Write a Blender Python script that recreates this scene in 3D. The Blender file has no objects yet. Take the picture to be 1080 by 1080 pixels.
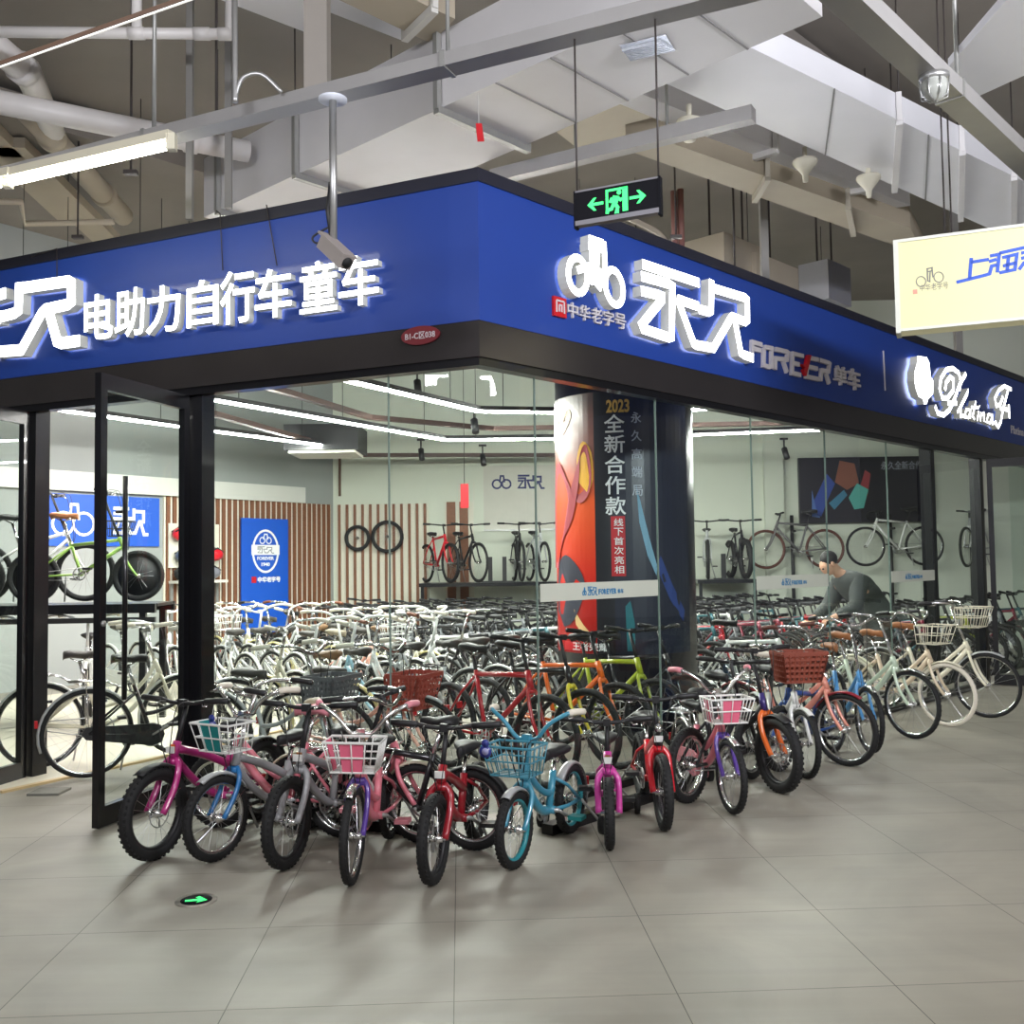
import bpy, math, random
from mathutils import Vector as V, Matrix as MX
random.seed(7)
S = bpy.context.scene
COL = S.collection
R = math.radians

# ---------------------------------------------------------------- camera
FOC = 1060.0
PITCH = math.atan(54 / 1060); ROLL = .0135
R0 = V((1, 0, 0)); U0 = V((0, -math.sin(PITCH), math.cos(PITCH))); FW = V((0, math.cos(PITCH), math.sin(PITCH)))
RC = R0 * math.cos(ROLL) - U0 * math.sin(ROLL); UC = R0 * math.sin(ROLL) + U0 * math.cos(ROLL)
EYE = V((0, 0, 1.55))
cam = bpy.data.cameras.new('camera'); camo = bpy.data.objects.new('camera', cam); COL.objects.link(camo)
cam.sensor_width = 36; cam.lens = 36 * FOC / 1080; cam.clip_end = 200
m = MX((RC, UC, -FW)).transposed().to_4x4(); m.translation = EYE
camo.matrix_world = m
S.camera = camo

# ---------------------------------------------------------------- light of the mall, plus added ceiling fill
W = bpy.data.worlds.new('world'); S.world = W; W.use_nodes = True
W.node_tree.nodes['Background'].inputs[0].default_value = (.80, .80, .92, 1)
W.node_tree.nodes['Background'].inputs[1].default_value = .16
S.view_settings.view_transform = 'Standard'; S.view_settings.look = 'None'
S.view_settings.exposure = 0.32; S.view_settings.gamma = 1.0
try: S.view_settings.use_curve_mapping = False
except Exception: pass
S.cycles.transparent_max_bounces = 24
S.cycles.max_bounces = 8; S.cycles.glossy_bounces = 4; S.cycles.diffuse_bounces = 4
S.cycles.sample_clamp_indirect = 4.0
def area(name, loc, target, sx, sy, power, color):
    l = bpy.data.lights.new(name, 'AREA'); l.shape = 'RECTANGLE'; l.size = sx; l.size_y = sy; l.energy = power; l.color = color
    o = bpy.data.objects.new(name, l); COL.objects.link(o); o.location = loc
    o.rotation_euler = (V(target) - V(loc)).to_track_quat('-Z', 'Y').to_euler()
    return o
for lx, ly in ((-3.4, -2.6), (0.6, -2.4), (4.4, -1.2), (8.0, 2.0)):
    area('mall_lamp', (lx, ly, 4.6), (lx, ly, 0), 2.4, .25, 95, (1, .98, .94))
for lx, ly, tx, ty, e in ((3.6, 1.2, 3.6, 6.5, 380), (-2.5, .8, -2.5, 5.5, 140)):
    area('ceiling_fill_light', (lx, ly, 3.9), (tx, ty, 5.6), 2.4, .3, e, (.92, .93, 1))  # added fill aimed upward to brighten ducts and slab, no fixture of the mall

# ---------------------------------------------------------------- pixel -> place
def ray(x, y): return FW + RC * ((x - 540) / FOC) - UC * ((y - 540) / FOC)
def onz(x, y, z=0.0):
    r = ray(x, y); return EYE + r * ((z - EYE.z) / r.z)
def ony(x, y, d):
    r = ray(x, y); return EYE + r * (d / r.y)
def onplane(x, y, p, n):
    r = ray(x, y); return EYE + r * ((p - EYE).dot(n) / r.dot(n))
def toPx(p):
    v = V(p) - EYE; d = v.dot(FW); return (540 + FOC * v.dot(RC) / d, 540 - FOC * v.dot(UC) / d)

# ---------------------------------------------------------------- materials
MATS = {}
def mat(name, c, rough=.5, metal=0.0, emit=0.0, spec=.5, noise=0.0, nscale=8.0, bump=0.0, coat=0.0, ec=None):
    if name in MATS: return MATS[name]
    mt = bpy.data.materials.new(name); mt.use_nodes = True; nt = mt.node_tree; b = nt.nodes['Principled BSDF']
    c4 = (c[0], c[1], c[2], 1)
    b.inputs['Base Color'].default_value = c4; b.inputs['Roughness'].default_value = rough
    b.inputs['Metallic'].default_value = metal; b.inputs['Specular IOR Level'].default_value = spec
    b.inputs['Coat Weight'].default_value = coat
    if emit:
        b.inputs['Emission Color'].default_value = (ec[0], ec[1], ec[2], 1) if ec else c4
        b.inputs['Emission Strength'].default_value = emit
    if noise or bump:
        tc = nt.nodes.new('ShaderNodeTexCoord'); n = nt.nodes.new('ShaderNodeTexNoise')
        n.inputs['Scale'].default_value = nscale; n.inputs['Detail'].default_value = 6
        nt.links.new(tc.outputs['Object'], n.inputs['Vector'])
        if noise:
            mx = nt.nodes.new('ShaderNodeMix'); mx.data_type = 'RGBA'
            mx.inputs['A'].default_value = tuple(max(0, v * (1 - noise)) for v in c) + (1,)
            mx.inputs['B'].default_value = tuple(min(1, v * (1 + noise)) for v in c) + (1,)
            nt.links.new(n.outputs['Fac'], mx.inputs['Factor']); nt.links.new(mx.outputs['Result'], b.inputs['Base Color'])
        if bump:
            bp = nt.nodes.new('ShaderNodeBump'); bp.inputs['Strength'].default_value = bump; bp.inputs['Distance'].default_value = .01
            nt.links.new(n.outputs['Fac'], bp.inputs['Height']); nt.links.new(bp.outputs['Normal'], b.inputs['Normal'])
    MATS[name] = mt
    return mt
def sR(r, g, b):
    f = lambda v: ((v / 255 + .055) / 1.055) ** 2.4 if v > 10 else v / 255 / 12.92
    return (f(r), f(g), f(b))
def glassmat(name, tint=(.93, .97, .95), refl=1.0):
    if name in MATS: return MATS[name]
    mt = bpy.data.materials.new(name); mt.use_nodes = True; nt = mt.node_tree; nt.nodes.clear()
    out = nt.nodes.new('ShaderNodeOutputMaterial'); tr = nt.nodes.new('ShaderNodeBsdfTransparent'); gl = nt.nodes.new('ShaderNodeBsdfGlossy')
    mix = nt.nodes.new('ShaderNodeMixShader'); fr = nt.nodes.new('ShaderNodeFresnel'); mu = nt.nodes.new('ShaderNodeMath'); mu.operation = 'MULTIPLY'
    fr.inputs['IOR'].default_value = 1.45; mu.inputs[1].default_value = refl
    tr.inputs[0].default_value = tint + (1,); gl.inputs['Roughness'].default_value = .015
    ge = nt.nodes.new('ShaderNodeNewGeometry'); om = nt.nodes.new('ShaderNodeMath'); om.operation = 'SUBTRACT'; om.inputs[0].default_value = 1; m2 = nt.nodes.new('ShaderNodeMath'); m2.operation = 'MULTIPLY'
    nt.links.new(ge.outputs['Backfacing'], om.inputs[1]); nt.links.new(om.outputs[0], m2.inputs[1])
    nt.links.new(fr.outputs[0], mu.inputs[0]); nt.links.new(mu.outputs[0], m2.inputs[0]); nt.links.new(m2.outputs[0], mix.inputs[0])
    nt.links.new(tr.outputs[0], mix.inputs[1]); nt.links.new(gl.outputs[0], mix.inputs[2]); nt.links.new(mix.outputs[0], out.inputs[0])
    MATS[name] = mt; return mt

BLACK = mat('black_rubber', sR(22, 22, 23), .75, noise=.3, nscale=60)
DARK = mat('black_metal', sR(20, 20, 24), .32, .3, coat=.3, noise=.15, nscale=5)
SATIN = mat('dark_plastic', sR(30, 30, 32), .5, noise=.1)
CHROME = mat('chrome', (.75, .75, .74), .2, 1, noise=.04)
STEEL = mat('galvanised_steel', (.42, .42, .41), .42, .8, noise=.12, nscale=14)
GRIPW = mat('cream_grip', sR(222, 214, 198), .6, noise=.06)
WHITEP = mat('white_paint', sR(228, 228, 224), .35, coat=.3, noise=.04)
SPOKE = mat('spoke_steel', (.42, .42, .42), .3, .9, noise=.03)
GLASS = glassmat('shop_glass')
LIT = mat('lit_letter', (1, 1, 1), .4, emit=5.0, ec=(.93, .96, 1), noise=.02)
LITSIDE = mat('lit_letter_side', (.52, .52, .47), .4, emit=.10, ec=(.9, .92, .80), noise=.04)
def paint(r, g, b, nm=None): return mat(nm or 'paint_%d_%d_%d' % (r, g, b), sR(r, g, b), .28, coat=.5, noise=.06, nscale=20)
def plain(r, g, b, rough=.55): return mat('plain_%d_%d_%d' % (r, g, b), sR(r, g, b), rough, noise=.05, nscale=12)

# ---------------------------------------------------------------- mesh builder
class MB:
    def __init__(s): s.v = []; s.f = []; s.m = []; s.s = []; s.mats = []
    def mi(s, m):
        if m not in s.mats: s.mats.append(m)
        return s.mats.index(m)
    def add(s, vs, fs, m, smooth=False):
        o = len(s.v); s.v += [V(p) for p in vs]; k = s.mi(m)
        for f in fs: s.f.append(tuple(i + o for i in f)); s.m.append(k); s.s.append(smooth)
        return s
    def tube(s, pts, r, m, n=8, closed=False, smooth=True):
        pts = [V(p) for p in pts]; N = len(pts); rr = r if isinstance(r, (list, tuple)) else [r] * N
        if N < 2: return s
        T = []
        for i in range(N):
            if closed: t = pts[(i + 1) % N] - pts[i - 1]
            else: t = pts[min(i + 1, N - 1)] - pts[max(i - 1, 0)]
            T.append(t.normalized() if t.length > 1e-9 else V((0, 0, 1)))
        ref = V((0, 0, 1)) if abs(T[0].z) < .9 else V((0, 1, 0))
        if closed:
            ref = (pts[1] - pts[0]).cross(pts[2] - pts[1])
            if ref.length < 1e-9: ref = V((0, 0, 1))
            ref.normalize()
        u = (ref - T[0] * ref.dot(T[0])).normalized(); vs = []; fs = []
        for i in range(N):
            u = u - T[i] * u.dot(T[i]); u.normalize(); w = T[i].cross(u)
            for k in range(n):
                a = 2 * math.pi * k / n; vs.append(pts[i] + (u * math.cos(a) + w * math.sin(a)) * rr[i])
        for i in range(N if closed else N - 1):
            j = (i + 1) % N
            for k in range(n): fs.append((i * n + k, i * n + (k + 1) % n, j * n + (k + 1) % n, j * n + k))
        if not closed: fs.append(tuple(range(n))[::-1]); fs.append(tuple((N - 1) * n + k for k in range(n)))
        return s.add(vs, fs, m, smooth)
    def cyl(s, a, b, r, m, n=16, r2=None): return s.tube([a, b], [r, r if r2 is None else r2], m, n)
    def ring(s, c, ax, Rr, r, m, nR=32, n=8):
        c = V(c); ax = V(ax).normalized(); u = ax.orthogonal().normalized(); w = ax.cross(u)
        return s.tube([c + (u * math.cos(t) + w * math.sin(t)) * Rr for t in [2 * math.pi * k / nR for k in range(nR)]], r, m, n, closed=True)
    def box(s, c, d, m, M=None):
        c = V(c); vs = []
        for x in (-.5, .5):
            for y in (-.5, .5):
                for z in (-.5, .5):
                    p = V((x * d[0], y * d[1], z * d[2])); vs.append(c + (M @ p if M else p))
        return s.add(vs, [(0, 1, 3, 2), (4, 6, 7, 5), (0, 4, 5, 1), (2, 3, 7, 6), (0, 2, 6, 4), (1, 5, 7, 3)], m)
    def beam(s, a, b, w, h, m, up=V((0, 0, 1))):
        a = V(a); b = V(b); t = (b - a).normalized(); u = t.cross(up)
        if u.length < 1e-4: u = t.orthogonal()
        u.normalize(); k = u.cross(t); vs = []
        for p in (a, b):
            for x, y in ((-1, -1), (1, -1), (1, 1), (-1, 1)): vs.append(p + u * (x * w / 2) + k * (y * h / 2))
        return s.add(vs, [(3, 2, 1, 0), (4, 5, 6, 7), (0, 1, 5, 4), (1, 2, 6, 5), (2, 3, 7, 6), (3, 0, 4, 7)], m)
    def prism(s, poly, d, m, mside=None):
        n = len(poly); poly = [V(p) for p in poly]; d = V(d)
        s.add(poly + [p + d for p in poly], [tuple(range(n))[::-1], tuple(range(n, 2 * n))], m)
        return s.add(poly + [p + d for p in poly], [(i, (i + 1) % n, n + (i + 1) % n, n + i) for i in range(n)], mside or m)
    def loft(s, secs, m, smooth=True, caps=True):
        n = len(secs[0]); vs = [p for q in secs for p in q]; fs = []
        for i in range(len(secs) - 1):
            for k in range(n): fs.append((i * n + k, i * n + (k + 1) % n, (i + 1) * n + (k + 1) % n, (i + 1) * n + k))
        if caps: fs.append(tuple(range(n))[::-1]); fs.append(tuple((len(secs) - 1) * n + k for k in range(n)))
        return s.add(vs, fs, m, smooth)
    def sphere(s, c, r, m, nu=14, nv=8, sc=(1, 1, 1), M=None):
        c = V(c); vs = []; fs = []
        for i in range(nv + 1):
            t = math.pi * i / nv
            for k in range(nu):
                p = 2 * math.pi * k / nu; q = V((math.sin(t) * math.cos(p) * r * sc[0], math.sin(t) * math.sin(p) * r * sc[1], math.cos(t) * r * sc[2]))
                vs.append(c + (M @ q if M else q))
        for i in range(nv):
            for k in range(nu): fs.append((i * nu + k, (i + 1) * nu + k, (i + 1) * nu + (k + 1) % nu, i * nu + (k + 1) % nu))
        return s.add(vs, fs, m, True)
    def xf(s, M):
        s.v = [M @ p for p in s.v]; return s
    def mesh(s, name):
        me = bpy.data.meshes.new(name); me.from_pydata([tuple(p) for p in s.v], [], s.f)
        for m in s.mats: me.materials.append(m)
        me.polygons.foreach_set('material_index', s.m); me.polygons.foreach_set('use_smooth', s.s); me.update(); return me
    def build(s, name, parent=None, base=None):
        b = V(base) if base is not None else None
        if b is not None: s.v = [p - b for p in s.v]
        o = bpy.data.objects.new(name, s.mesh(name)); COL.objects.link(o)
        if b is not None: o.location = b
        if parent: o.parent = parent
        return o
def tag(o, label=None, cat=None, group=None, kind=None):
    if label: o['label'] = label
    if cat: o['category'] = cat
    if group: o['group'] = group
    if kind: o['kind'] = kind
    return o
def empty(name, loc, rz=0, label=None, cat=None, group=None):
    o = bpy.data.objects.new(name, None); COL.objects.link(o); o.location = loc; o.rotation_euler = (0, 0, rz); o.empty_display_size = .1
    return tag(o, label, cat, group)
def struct(o): o['kind'] = 'structure'; return o
KIDS = {}
def copy_tree(o, parent=None):
    c = o.copy(); COL.objects.link(c)
    if parent: c.parent = parent
    for ch in list(o.children): copy_tree(ch, c)
    return c
def glyph(txt, bold=0.0, shear=0.0):
    c = bpy.data.curves.new('glyph', 'FONT'); c.body = txt; c.offset = bold; c.shear = shear; c.resolution_u = 3
    o = bpy.data.objects.new('glyph', c); COL.objects.link(o); bpy.context.view_layer.update()
    me = bpy.data.meshes.new_from_object(o.evaluated_get(bpy.context.evaluated_depsgraph_get()))
    vs = [v.co.copy() for v in me.vertices]; fs = [tuple(p.vertices) for p in me.polygons]
    bpy.data.objects.remove(o); bpy.data.meshes.remove(me); bpy.data.curves.remove(c)
    x0 = min(v.x for v in vs); x1 = max(v.x for v in vs); y0 = min(v.y for v in vs); y1 = max(v.y for v in vs)
    return [((v.x - x0) / (x1 - x0), (v.y - y0) / (y1 - y0)) for v in vs], fs, (x1 - x0) / max(1e-6, y1 - y0)
def edges_out(fs):
    E = {}
    for f in fs:
        for i in range(len(f)):
            a, b = f[i], f[(i + 1) % len(f)]
            E[(a, b)] = 1
    return [e for e in E if (e[1], e[0]) not in E]
def text(mb, txt, fit, depth, m, mside=None, bold=0.0, shear=0.0):
    """fit(u, v, d): unit square of the text block -> 3D, d = distance off the surface; depth=(back, front)"""
    uv, fs, asp = glyph(txt, bold, shear)
    # merge identical positions so that outlines close
    key = {}; idx = []
    pts = []
    for u, v in uv:
        k = (round(u, 5), round(v, 5))
        if k not in key: key[k] = len(pts); pts.append((u, v))
        idx.append(key[k])
    fs = [tuple(idx[i] for i in f) for f in fs]; fs = [f for f in fs if len(set(f)) == len(f)]
    mb.add([fit(u, v, depth[1]) for u, v in pts], fs, m)
    n = len(pts)
    if depth[1] - depth[0] > 1e-4:
        mb.add([fit(u, v, depth[0]) for u, v in pts] + [fit(u, v, depth[1]) for u, v in pts],
               [(a, b, b + n, a + n) for a, b in edges_out(fs)], mside or m)
    return mb
class Face:
    """a flat vertical or free surface: o = origin, ux = reading direction, uy = up, n = towards the viewer"""
    def __init__(s, o, ux, n, uy=V((0, 0, 1))): s.o = V(o); s.ux = V(ux).normalized(); s.n = V(n).normalized(); s.uy = V(uy)
    def at(s, x, y, d=0): return s.o + s.ux * x + s.uy * y + s.n * d
    def px(s, x, y, d=0):
        p = onplane(x, y, s.o + s.n * d, s.n) - s.o; return (p.dot(s.ux), p.dot(s.uy))
    def fit(s, x0, y0, x1, y1): return lambda u, v, d: s.at(x0 + (x1 - x0) * u, y0 + (y1 - y0) * v, d)
    def box(s, mb, x0, y0, x1, y1, d0, d1, m):
        return mb.prism([s.at(x0, y0, d0), s.at(x1, y0, d0), s.at(x1, y1, d0), s.at(x0, y1, d0)], s.n * (d1 - d0), m)
    def stroke(s, mb, pts, w, d0, d1, m, mside=None, closed=False, rnd=False):
        """a poly-line drawn with a pen of width w, raised from d0 to d1"""
        P = [V((p[0], p[1])) for p in pts]
        if closed: P = P + [P[0]]
        N = len(P); L = []; Rr = []
        for i in range(N):
            a = P[i] - P[i - 1] if i else (P[0] - P[N - 2] if closed else None)
            b = P[i + 1] - P[i] if i < N - 1 else (P[1] - P[0] if closed else None)
            if a is None or a.length < 1e-9: a = b
            if b is None or b.length < 1e-9: b = a
            a = a.normalized(); b = b.normalized(); na = V((-a.y, a.x)); nb = V((-b.y, b.x)); nn = (na + nb)
            if nn.length < .05: nn = na
            nn.normalize(); k = min(1.6, 1 / max(.45, nn.dot(na)))
            L.append(P[i] + nn * (k * w / 2)); Rr.append(P[i] - nn * (k * w / 2))
        for i in range(N - 1):
            q = [Rr[i], Rr[i + 1], L[i + 1], L[i]]
            mb.prism([s.at(p.x, p.y, d0) for p in q], s.n * (d1 - d0), m, None) if mside is None else \
                (mb.add([s.at(p.x, p.y, d1) for p in q], [(0, 1, 2, 3)], m),
                 mb.add([s.at(p.x, p.y, d0) for p in q] + [s.at(p.x, p.y, d1) for p in q], [(0, 1, 5, 4), (2, 3, 7, 6)] + ([(1, 2, 6, 5)] if i == N - 2 and not closed else []) + ([(3, 0, 4, 7)] if i == 0 and not closed else []), mside))
        return mb
    def poly(s, mb, pts, d0, d1, m, mside=None):
        return mb.prism([s.at(p[0], p[1], d0) for p in pts], s.n * (d1 - d0), m, mside)

# ================================================================ SETTING
UL = V((-math.sin(R(65.7)), math.cos(R(65.7)), 0)); NL = V((-UL.y, UL.x, 0))           # left front: away to the left; NL points out
if NL.y > 0: NL = -NL
UR = V((math.sin(R(43.7)), math.cos(R(43.7)), 0)); NR = V((UR.y, -UR.x, 0))
CO = V((-.18, 5.95, 0))
Z_B, Z_T, Z_C, Z_G = 3.009, 3.853, 3.935, 2.79
FL = Face(CO, -UL, NL); FR = Face(CO, UR, NR)
def PR(t, q): return CO + UR * t - NR * q      # t along the right front, q metres into the shop

def floor_material():
    mt = bpy.data.materials.new('floor_tile'); mt.use_nodes = True; nt = mt.node_tree; b = nt.nodes['Principled BSDF']; L = nt.links.new
    tc = nt.nodes.new('ShaderNodeTexCoord'); mp = nt.nodes.new('ShaderNodeMapping'); L(tc.outputs['Object'], mp.inputs[0])
    mp.inputs['Rotation'].default_value = (0, 0, R(-3.0))
    br = nt.nodes.new('ShaderNodeTexBrick'); L(mp.outputs[0], br.inputs['Vector'])
    br.offset = 0; br.squash = 1; br.inputs['Scale'].default_value = 1; br.inputs['Brick Width'].default_value = .8; br.inputs['Row Height'].default_value = .8
    br.inputs['Mortar Size'].default_value = .0022; br.inputs['Mortar Smooth'].default_value = .2
    g = sR(150, 145, 134); br.inputs['Color1'].default_value = g + (1,); br.inputs['Color2'].default_value = tuple(v * .94 for v in g) + (1,)
    br.inputs['Mortar'].default_value = sR(74, 70, 64) + (1,)
    n1 = nt.nodes.new('ShaderNodeTexNoise'); n1.inputs['Scale'].default_value = 1.3; n1.inputs['Detail'].default_value = 8; n1.inputs['Distortion'].default_value = 1.2; L(mp.outputs[0], n1.inputs['Vector'])
    rp = nt.nodes.new('ShaderNodeValToRGB'); rp.color_ramp.elements[0].position = .3; rp.color_ramp.elements[0].color = (.80, .80, .79, 1); rp.color_ramp.elements[1].position = .7; rp.color_ramp.elements[1].color = (1.06, 1.05, 1.03, 1); L(n1.outputs['Fac'], rp.inputs[0])
    mx = nt.nodes.new('ShaderNodeMix'); mx.data_type = 'RGBA'; mx.blend_type = 'MULTIPLY'; mx.inputs['Factor'].default_value = 1
    L(br.outputs['Color'], mx.inputs['A']); L(rp.outputs[0], mx.inputs['B'])
    mp2 = nt.nodes.new('ShaderNodeMapping'); mp2.inputs['Scale'].default_value = (.25, 6, 1); mp2.inputs['Rotation'].default_value = (0, 0, R(-38)); L(tc.outputs['Object'], mp2.inputs[0])
    n2 = nt.nodes.new('ShaderNodeTexNoise'); n2.inputs['Scale'].default_value = 1.6; n2.inputs['Detail'].default_value = 5; L(mp2.outputs[0], n2.inputs['Vector'])
    r2 = nt.nodes.new('ShaderNodeValToRGB'); r2.color_ramp.elements[0].position = .34; r2.color_ramp.elements[0].color = (.82, .81, .80, 1); r2.color_ramp.elements[1].position = .5; L(n2.outputs['Fac'], r2.inputs[0])
    m3 = nt.nodes.new('ShaderNodeMix'); m3.data_type = 'RGBA'; m3.blend_type = 'MULTIPLY'; m3.inputs['Factor'].default_value = .5
    L(mx.outputs['Result'], m3.inputs['A']); L(r2.outputs[0], m3.inputs['B']); L(m3.outputs['Result'], b.inputs['Base Color'])
    rr = nt.nodes.new('ShaderNodeMapRange'); rr.inputs['To Min'].default_value = .34; rr.inputs['To Max'].default_value = .56; L(n2.outputs['Fac'], rr.inputs['Value']); L(rr.outputs[0], b.inputs['Roughness'])
    b.inputs['Specular IOR Level'].default_value = .45
    return mt
mb = MB(); T0 = V((-.271, 4.447, 0))
mb.box((0, 0, -.1), (44, 44, .2), floor_material())
fl = mb.build('floor'); fl.location = (T0.x, T0.y, 0); struct(fl)

CONC = mat('ceiling_concrete', sR(128, 122, 115), .85, noise=.14, nscale=1.5, bump=.1)
WALLG = mat('mall_wall', sR(150, 142, 128), .8, noise=.1, nscale=2)
mb = MB(); mb.box((2, 7, 6.15), (44, 44, .3), CONC); struct(mb.build('ceiling'))
for i, px in enumerate(((0, 6), (0, 14))):
    mb = MB(); a = V((0, px[1], 0)) - UR * 16; b_ = V((0, px[1], 0)) + UR * 16
    mb.beam(a + V((0, 0, 5.75)), b_ + V((0, 0, 5.88)), .5, .24, CONC); struct(mb.build('ceiling_beam'))
# rear wall and left wall of the shop
BC = V((-3.1, 17.4, 0))                                  # inner corner
LD = V((math.sin(R(36)), math.cos(R(36)), 0)); LN = V((LD.y, -LD.x, 0))     # left wall runs along LD
BD = V((math.sin(R(91.5)), math.cos(R(91.5)), 0)); BN = V((BD.y, -BD.x, 0))
PALE = mat('pale_wall', sR(205, 210, 196), .75, noise=.05, nscale=1.2)
GREY = mat('grey_wall', sR(150, 154, 152), .75, noise=.06, nscale=1.2)
FB = Face(BC, BD, BN if BN.y < 0 else -BN); FW_L = Face(BC, LD, LN)
def slabwall(name, F, x0, x1, z0, z1, th, m):
    mb = MB(); F.box(mb, x0, z0, x1, z1, -th, 0, m); return struct(mb.build(name))
slabwall('wall_back', FB, -.3, 24, 0, 6.0, .2, PALE)
slabwall('wall_left', FW_L, -16, 0, 0, 6.0, .2, GREY)
MW = mat('mall_far_wall', sR(120, 112, 100), .85, noise=.12, nscale=1)

# raised light floor of the sales area (edge shows through the open door)
a = onz(28, 830.5); b_ = onz(167, 800); d = (b_ - a).normalized()
FLOORIN = mat('shop_floor', sR(206, 200, 182), .45, noise=.06, nscale=3)
mb = MB(); dd = V((-d.y, d.x, 0))
mb.prism([a - d * .2, a + d * 9.2, a + d * 9.2 + dd * 4.5, a + dd * 4.5 - d * .2], (0, 0, .012), FLOORIN)
TAN = mat('tan_edge', sR(196, 172, 128), .5, noise=.1)
struct(mb.build('floor_sales_area'))
mb = MB(); mb.beam(a - d * .2 + V((0, 0, .008)), a + d * 9.2 + V((0, 0, .008)), .05, .018, TAN); struct(mb.build('trim_1'))

# ---------------------------------------------------------------- fascia
BLUE = mat('fascia_blue', sR(27, 60, 142), .45, coat=.1, noise=.10, nscale=1.6)
CAP = mat('fascia_cap', sR(30, 31, 44), .4, noise=.2, nscale=3)
BANDM = mat('fascia_band', sR(84, 80, 80), .25, .75, noise=.2, nscale=3)
fr = empty('shop_fascia', CO, 0, 'long blue fascia signboard wrapping the shop corner, black top edge', 'signboard')
def local(mb): mb.xf(MX.Translation(-CO)); return mb
LLEN, RLEN = 8.5, 13.5
def wrap(z0, z1, d0, d1, m):
    mb = MB()
    bis = (NL + NR).normalized(); k = 1 / bis.dot(NR)
    def q(dd): return [CO + UL * LLEN + NL * dd, CO + bis * (dd * k), CO + UR * RLEN + NR * dd]
    A, B = q(d0), q(d1)
    for i in (0, 1):
        poly = [B[i], B[i + 1], A[i + 1], A[i]]
        mb.prism([p + V((0, 0, z0)) for p in poly], (0, 0, z1 - z0), m)
    return local(mb)
wrap(Z_B, Z_T, -.14, 0, BLUE).build('sign_panel', fr)
wrap(Z_T, Z_C, -.18, .012, CAP).build('top_edge', fr)
o = wrap(Z_G, Z_B, -.10, -.005, BANDM).build('lower_band', fr)
wrap(Z_G - .05, Z_G, -.11, -.02, DARK).build('head_rail', fr)

# ---------------------------------------------------------------- raised letters on the fascia
def letters(name, label, F, group=None, d0=.015, d1=.085):
    mb = MB(); return mb
def px_fit(F, x0, y0, x1, y1, d):
    """place a glyph so that its box on the surface spans the two picture corners"""
    a = F.px(x0, y1, d); b = F.px(x1, y0, d); return a, b
def glyph_box(mb, F, ch, cx, x0, x1, ytop, ybot, d0, d1, m, ms, bold):
    xa = F.px(x0, cx, d1)[0]; xb = F.px(x1, cx, d1)[0]; xm = (x0 + x1) / 2
    za = F.px(xm, ybot, d1)[1]; zb = F.px(xm, ytop, d1)[1]
    text(mb, ch, F.fit(xa, za, xb, zb), (d0, d1), m, ms, bold)
for ch, x0, x1, yt, yb, lab in (('电', 88.6, 119, 310, 358, 'first small character after the large logo'), ('助', 121, 152, 304, 355, 'second small character after the large logo'), ('力', 154, 190, 301, 351, 'third small character after the large logo'),
        ('自', 197, 230, 295, 344, 'box-shaped character left of the middle of the sign'), ('行', 232, 268, 285, 341, 'two-part character right of the box-shaped one'), ('车', 269, 307, 283, 335, 'cart character before the gap near the camera'),
        ('童', 316, 355, 275, 329, 'many-barred character below the bracket camera'), ('车', 357, 399, 268, 322, 'last character before the corner, partly behind camera')):
    mb = MB(); glyph_box(mb, FL, ch, (yt + yb) / 2, x0, x1, yt, yb, .015, .07, LIT, LITSIDE, .014)
    mb.build('lit_letter', None, FL.at(FL.px((x0 + x1) / 2, yb)[0], FL.px((x0 + x1) / 2, yb)[1]))
    tag(COL.objects[-1], 'glowing white %s on left fascia' % lab, 'sign letter', 'lit letters on the left fascia')
def strokes(F, pxs, w, d0=.015, d1=.09, m=LIT, ms=LITSIDE):
    mb = MB()
    for pts in pxs: F.stroke(mb, [F.px(x, y, d1) for x, y in pts], w, d0, d1, m, ms)
    return mb
# large two-character logotype, left side (only its right half is in view) and right side
LOGO_A = [[(-.02, 1.0), (.5, 1.0)], [(-.02, .86), (.30, .86), (.32, .84), (.32, .12), (.06, .12), (.04, .16), (.24, .70), (.22, .74), (-.02, .74)]]
def sc(pts, ox, oy, s=1): return [((x - 0) / s + ox, (y - 0) / s + oy) for x, y in pts]
z4 = lambda pts: sc(pts, 640, 240, 6.75)
right_a = [z4([(255, 260), (660, 395)]), z4([(245, 345), (440, 400), (468, 420), (462, 775), (440, 782), (262, 722), (250, 690), (392, 515), (392, 490), (370, 480), (245, 450)])]
right_b = [z4([(655, 562), (520, 515), (515, 535), (620, 825), (635, 835), (760, 858), (880, 650), (895, 635), (985, 670), (1002, 655), (1000, 515), (985, 500), (760, 432)]), z4([(748, 372), (742, 590), (725, 600), (655, 580)]), z4([(912, 650), (955, 890), (975, 905), (1045, 930)])]
mb = strokes(FR, right_a, .072); o = mb.build('lit_logotype', None, FR.at(1.9, 3.15)); tag(o, 'glowing white first large logotype character right of the bicycle emblem', 'sign letter', 'large lit logotype')
mb = strokes(FR, right_b, .072); o = mb.build('lit_logotype', None, FR.at(2.5, 3.15)); tag(o, 'glowing white second large logotype character, angular strokes, above silver lettering', 'sign letter', 'large lit logotype')
z1 = lambda pts: sc(pts, 0, 260, 4.909)
left_b = [z1([(-20, 545), (110, 535), (215, 345), (235, 325), (350, 300), (368, 285), (368, 190), (350, 180), (108, 215)]), z1([(100, 185), (95, 330), (75, 345), (20, 360), (-15, 365)]), z1([(255, 345), (295, 490), (320, 500), (412, 487)])]
left_a = [z1([(-90, 275), (30, 240)]), z1([(-120, 385), (5, 372)]), z1([(-150, 570), (-60, 552)])]
mb = strokes(FL, left_b, .085); o = mb.build('lit_logotype', None, FL.at(FL.px(50, 370)[0], 3.1)); tag(o, 'glowing white large angular logotype character at left end of fascia', 'sign letter', 'large lit logotype')
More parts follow.
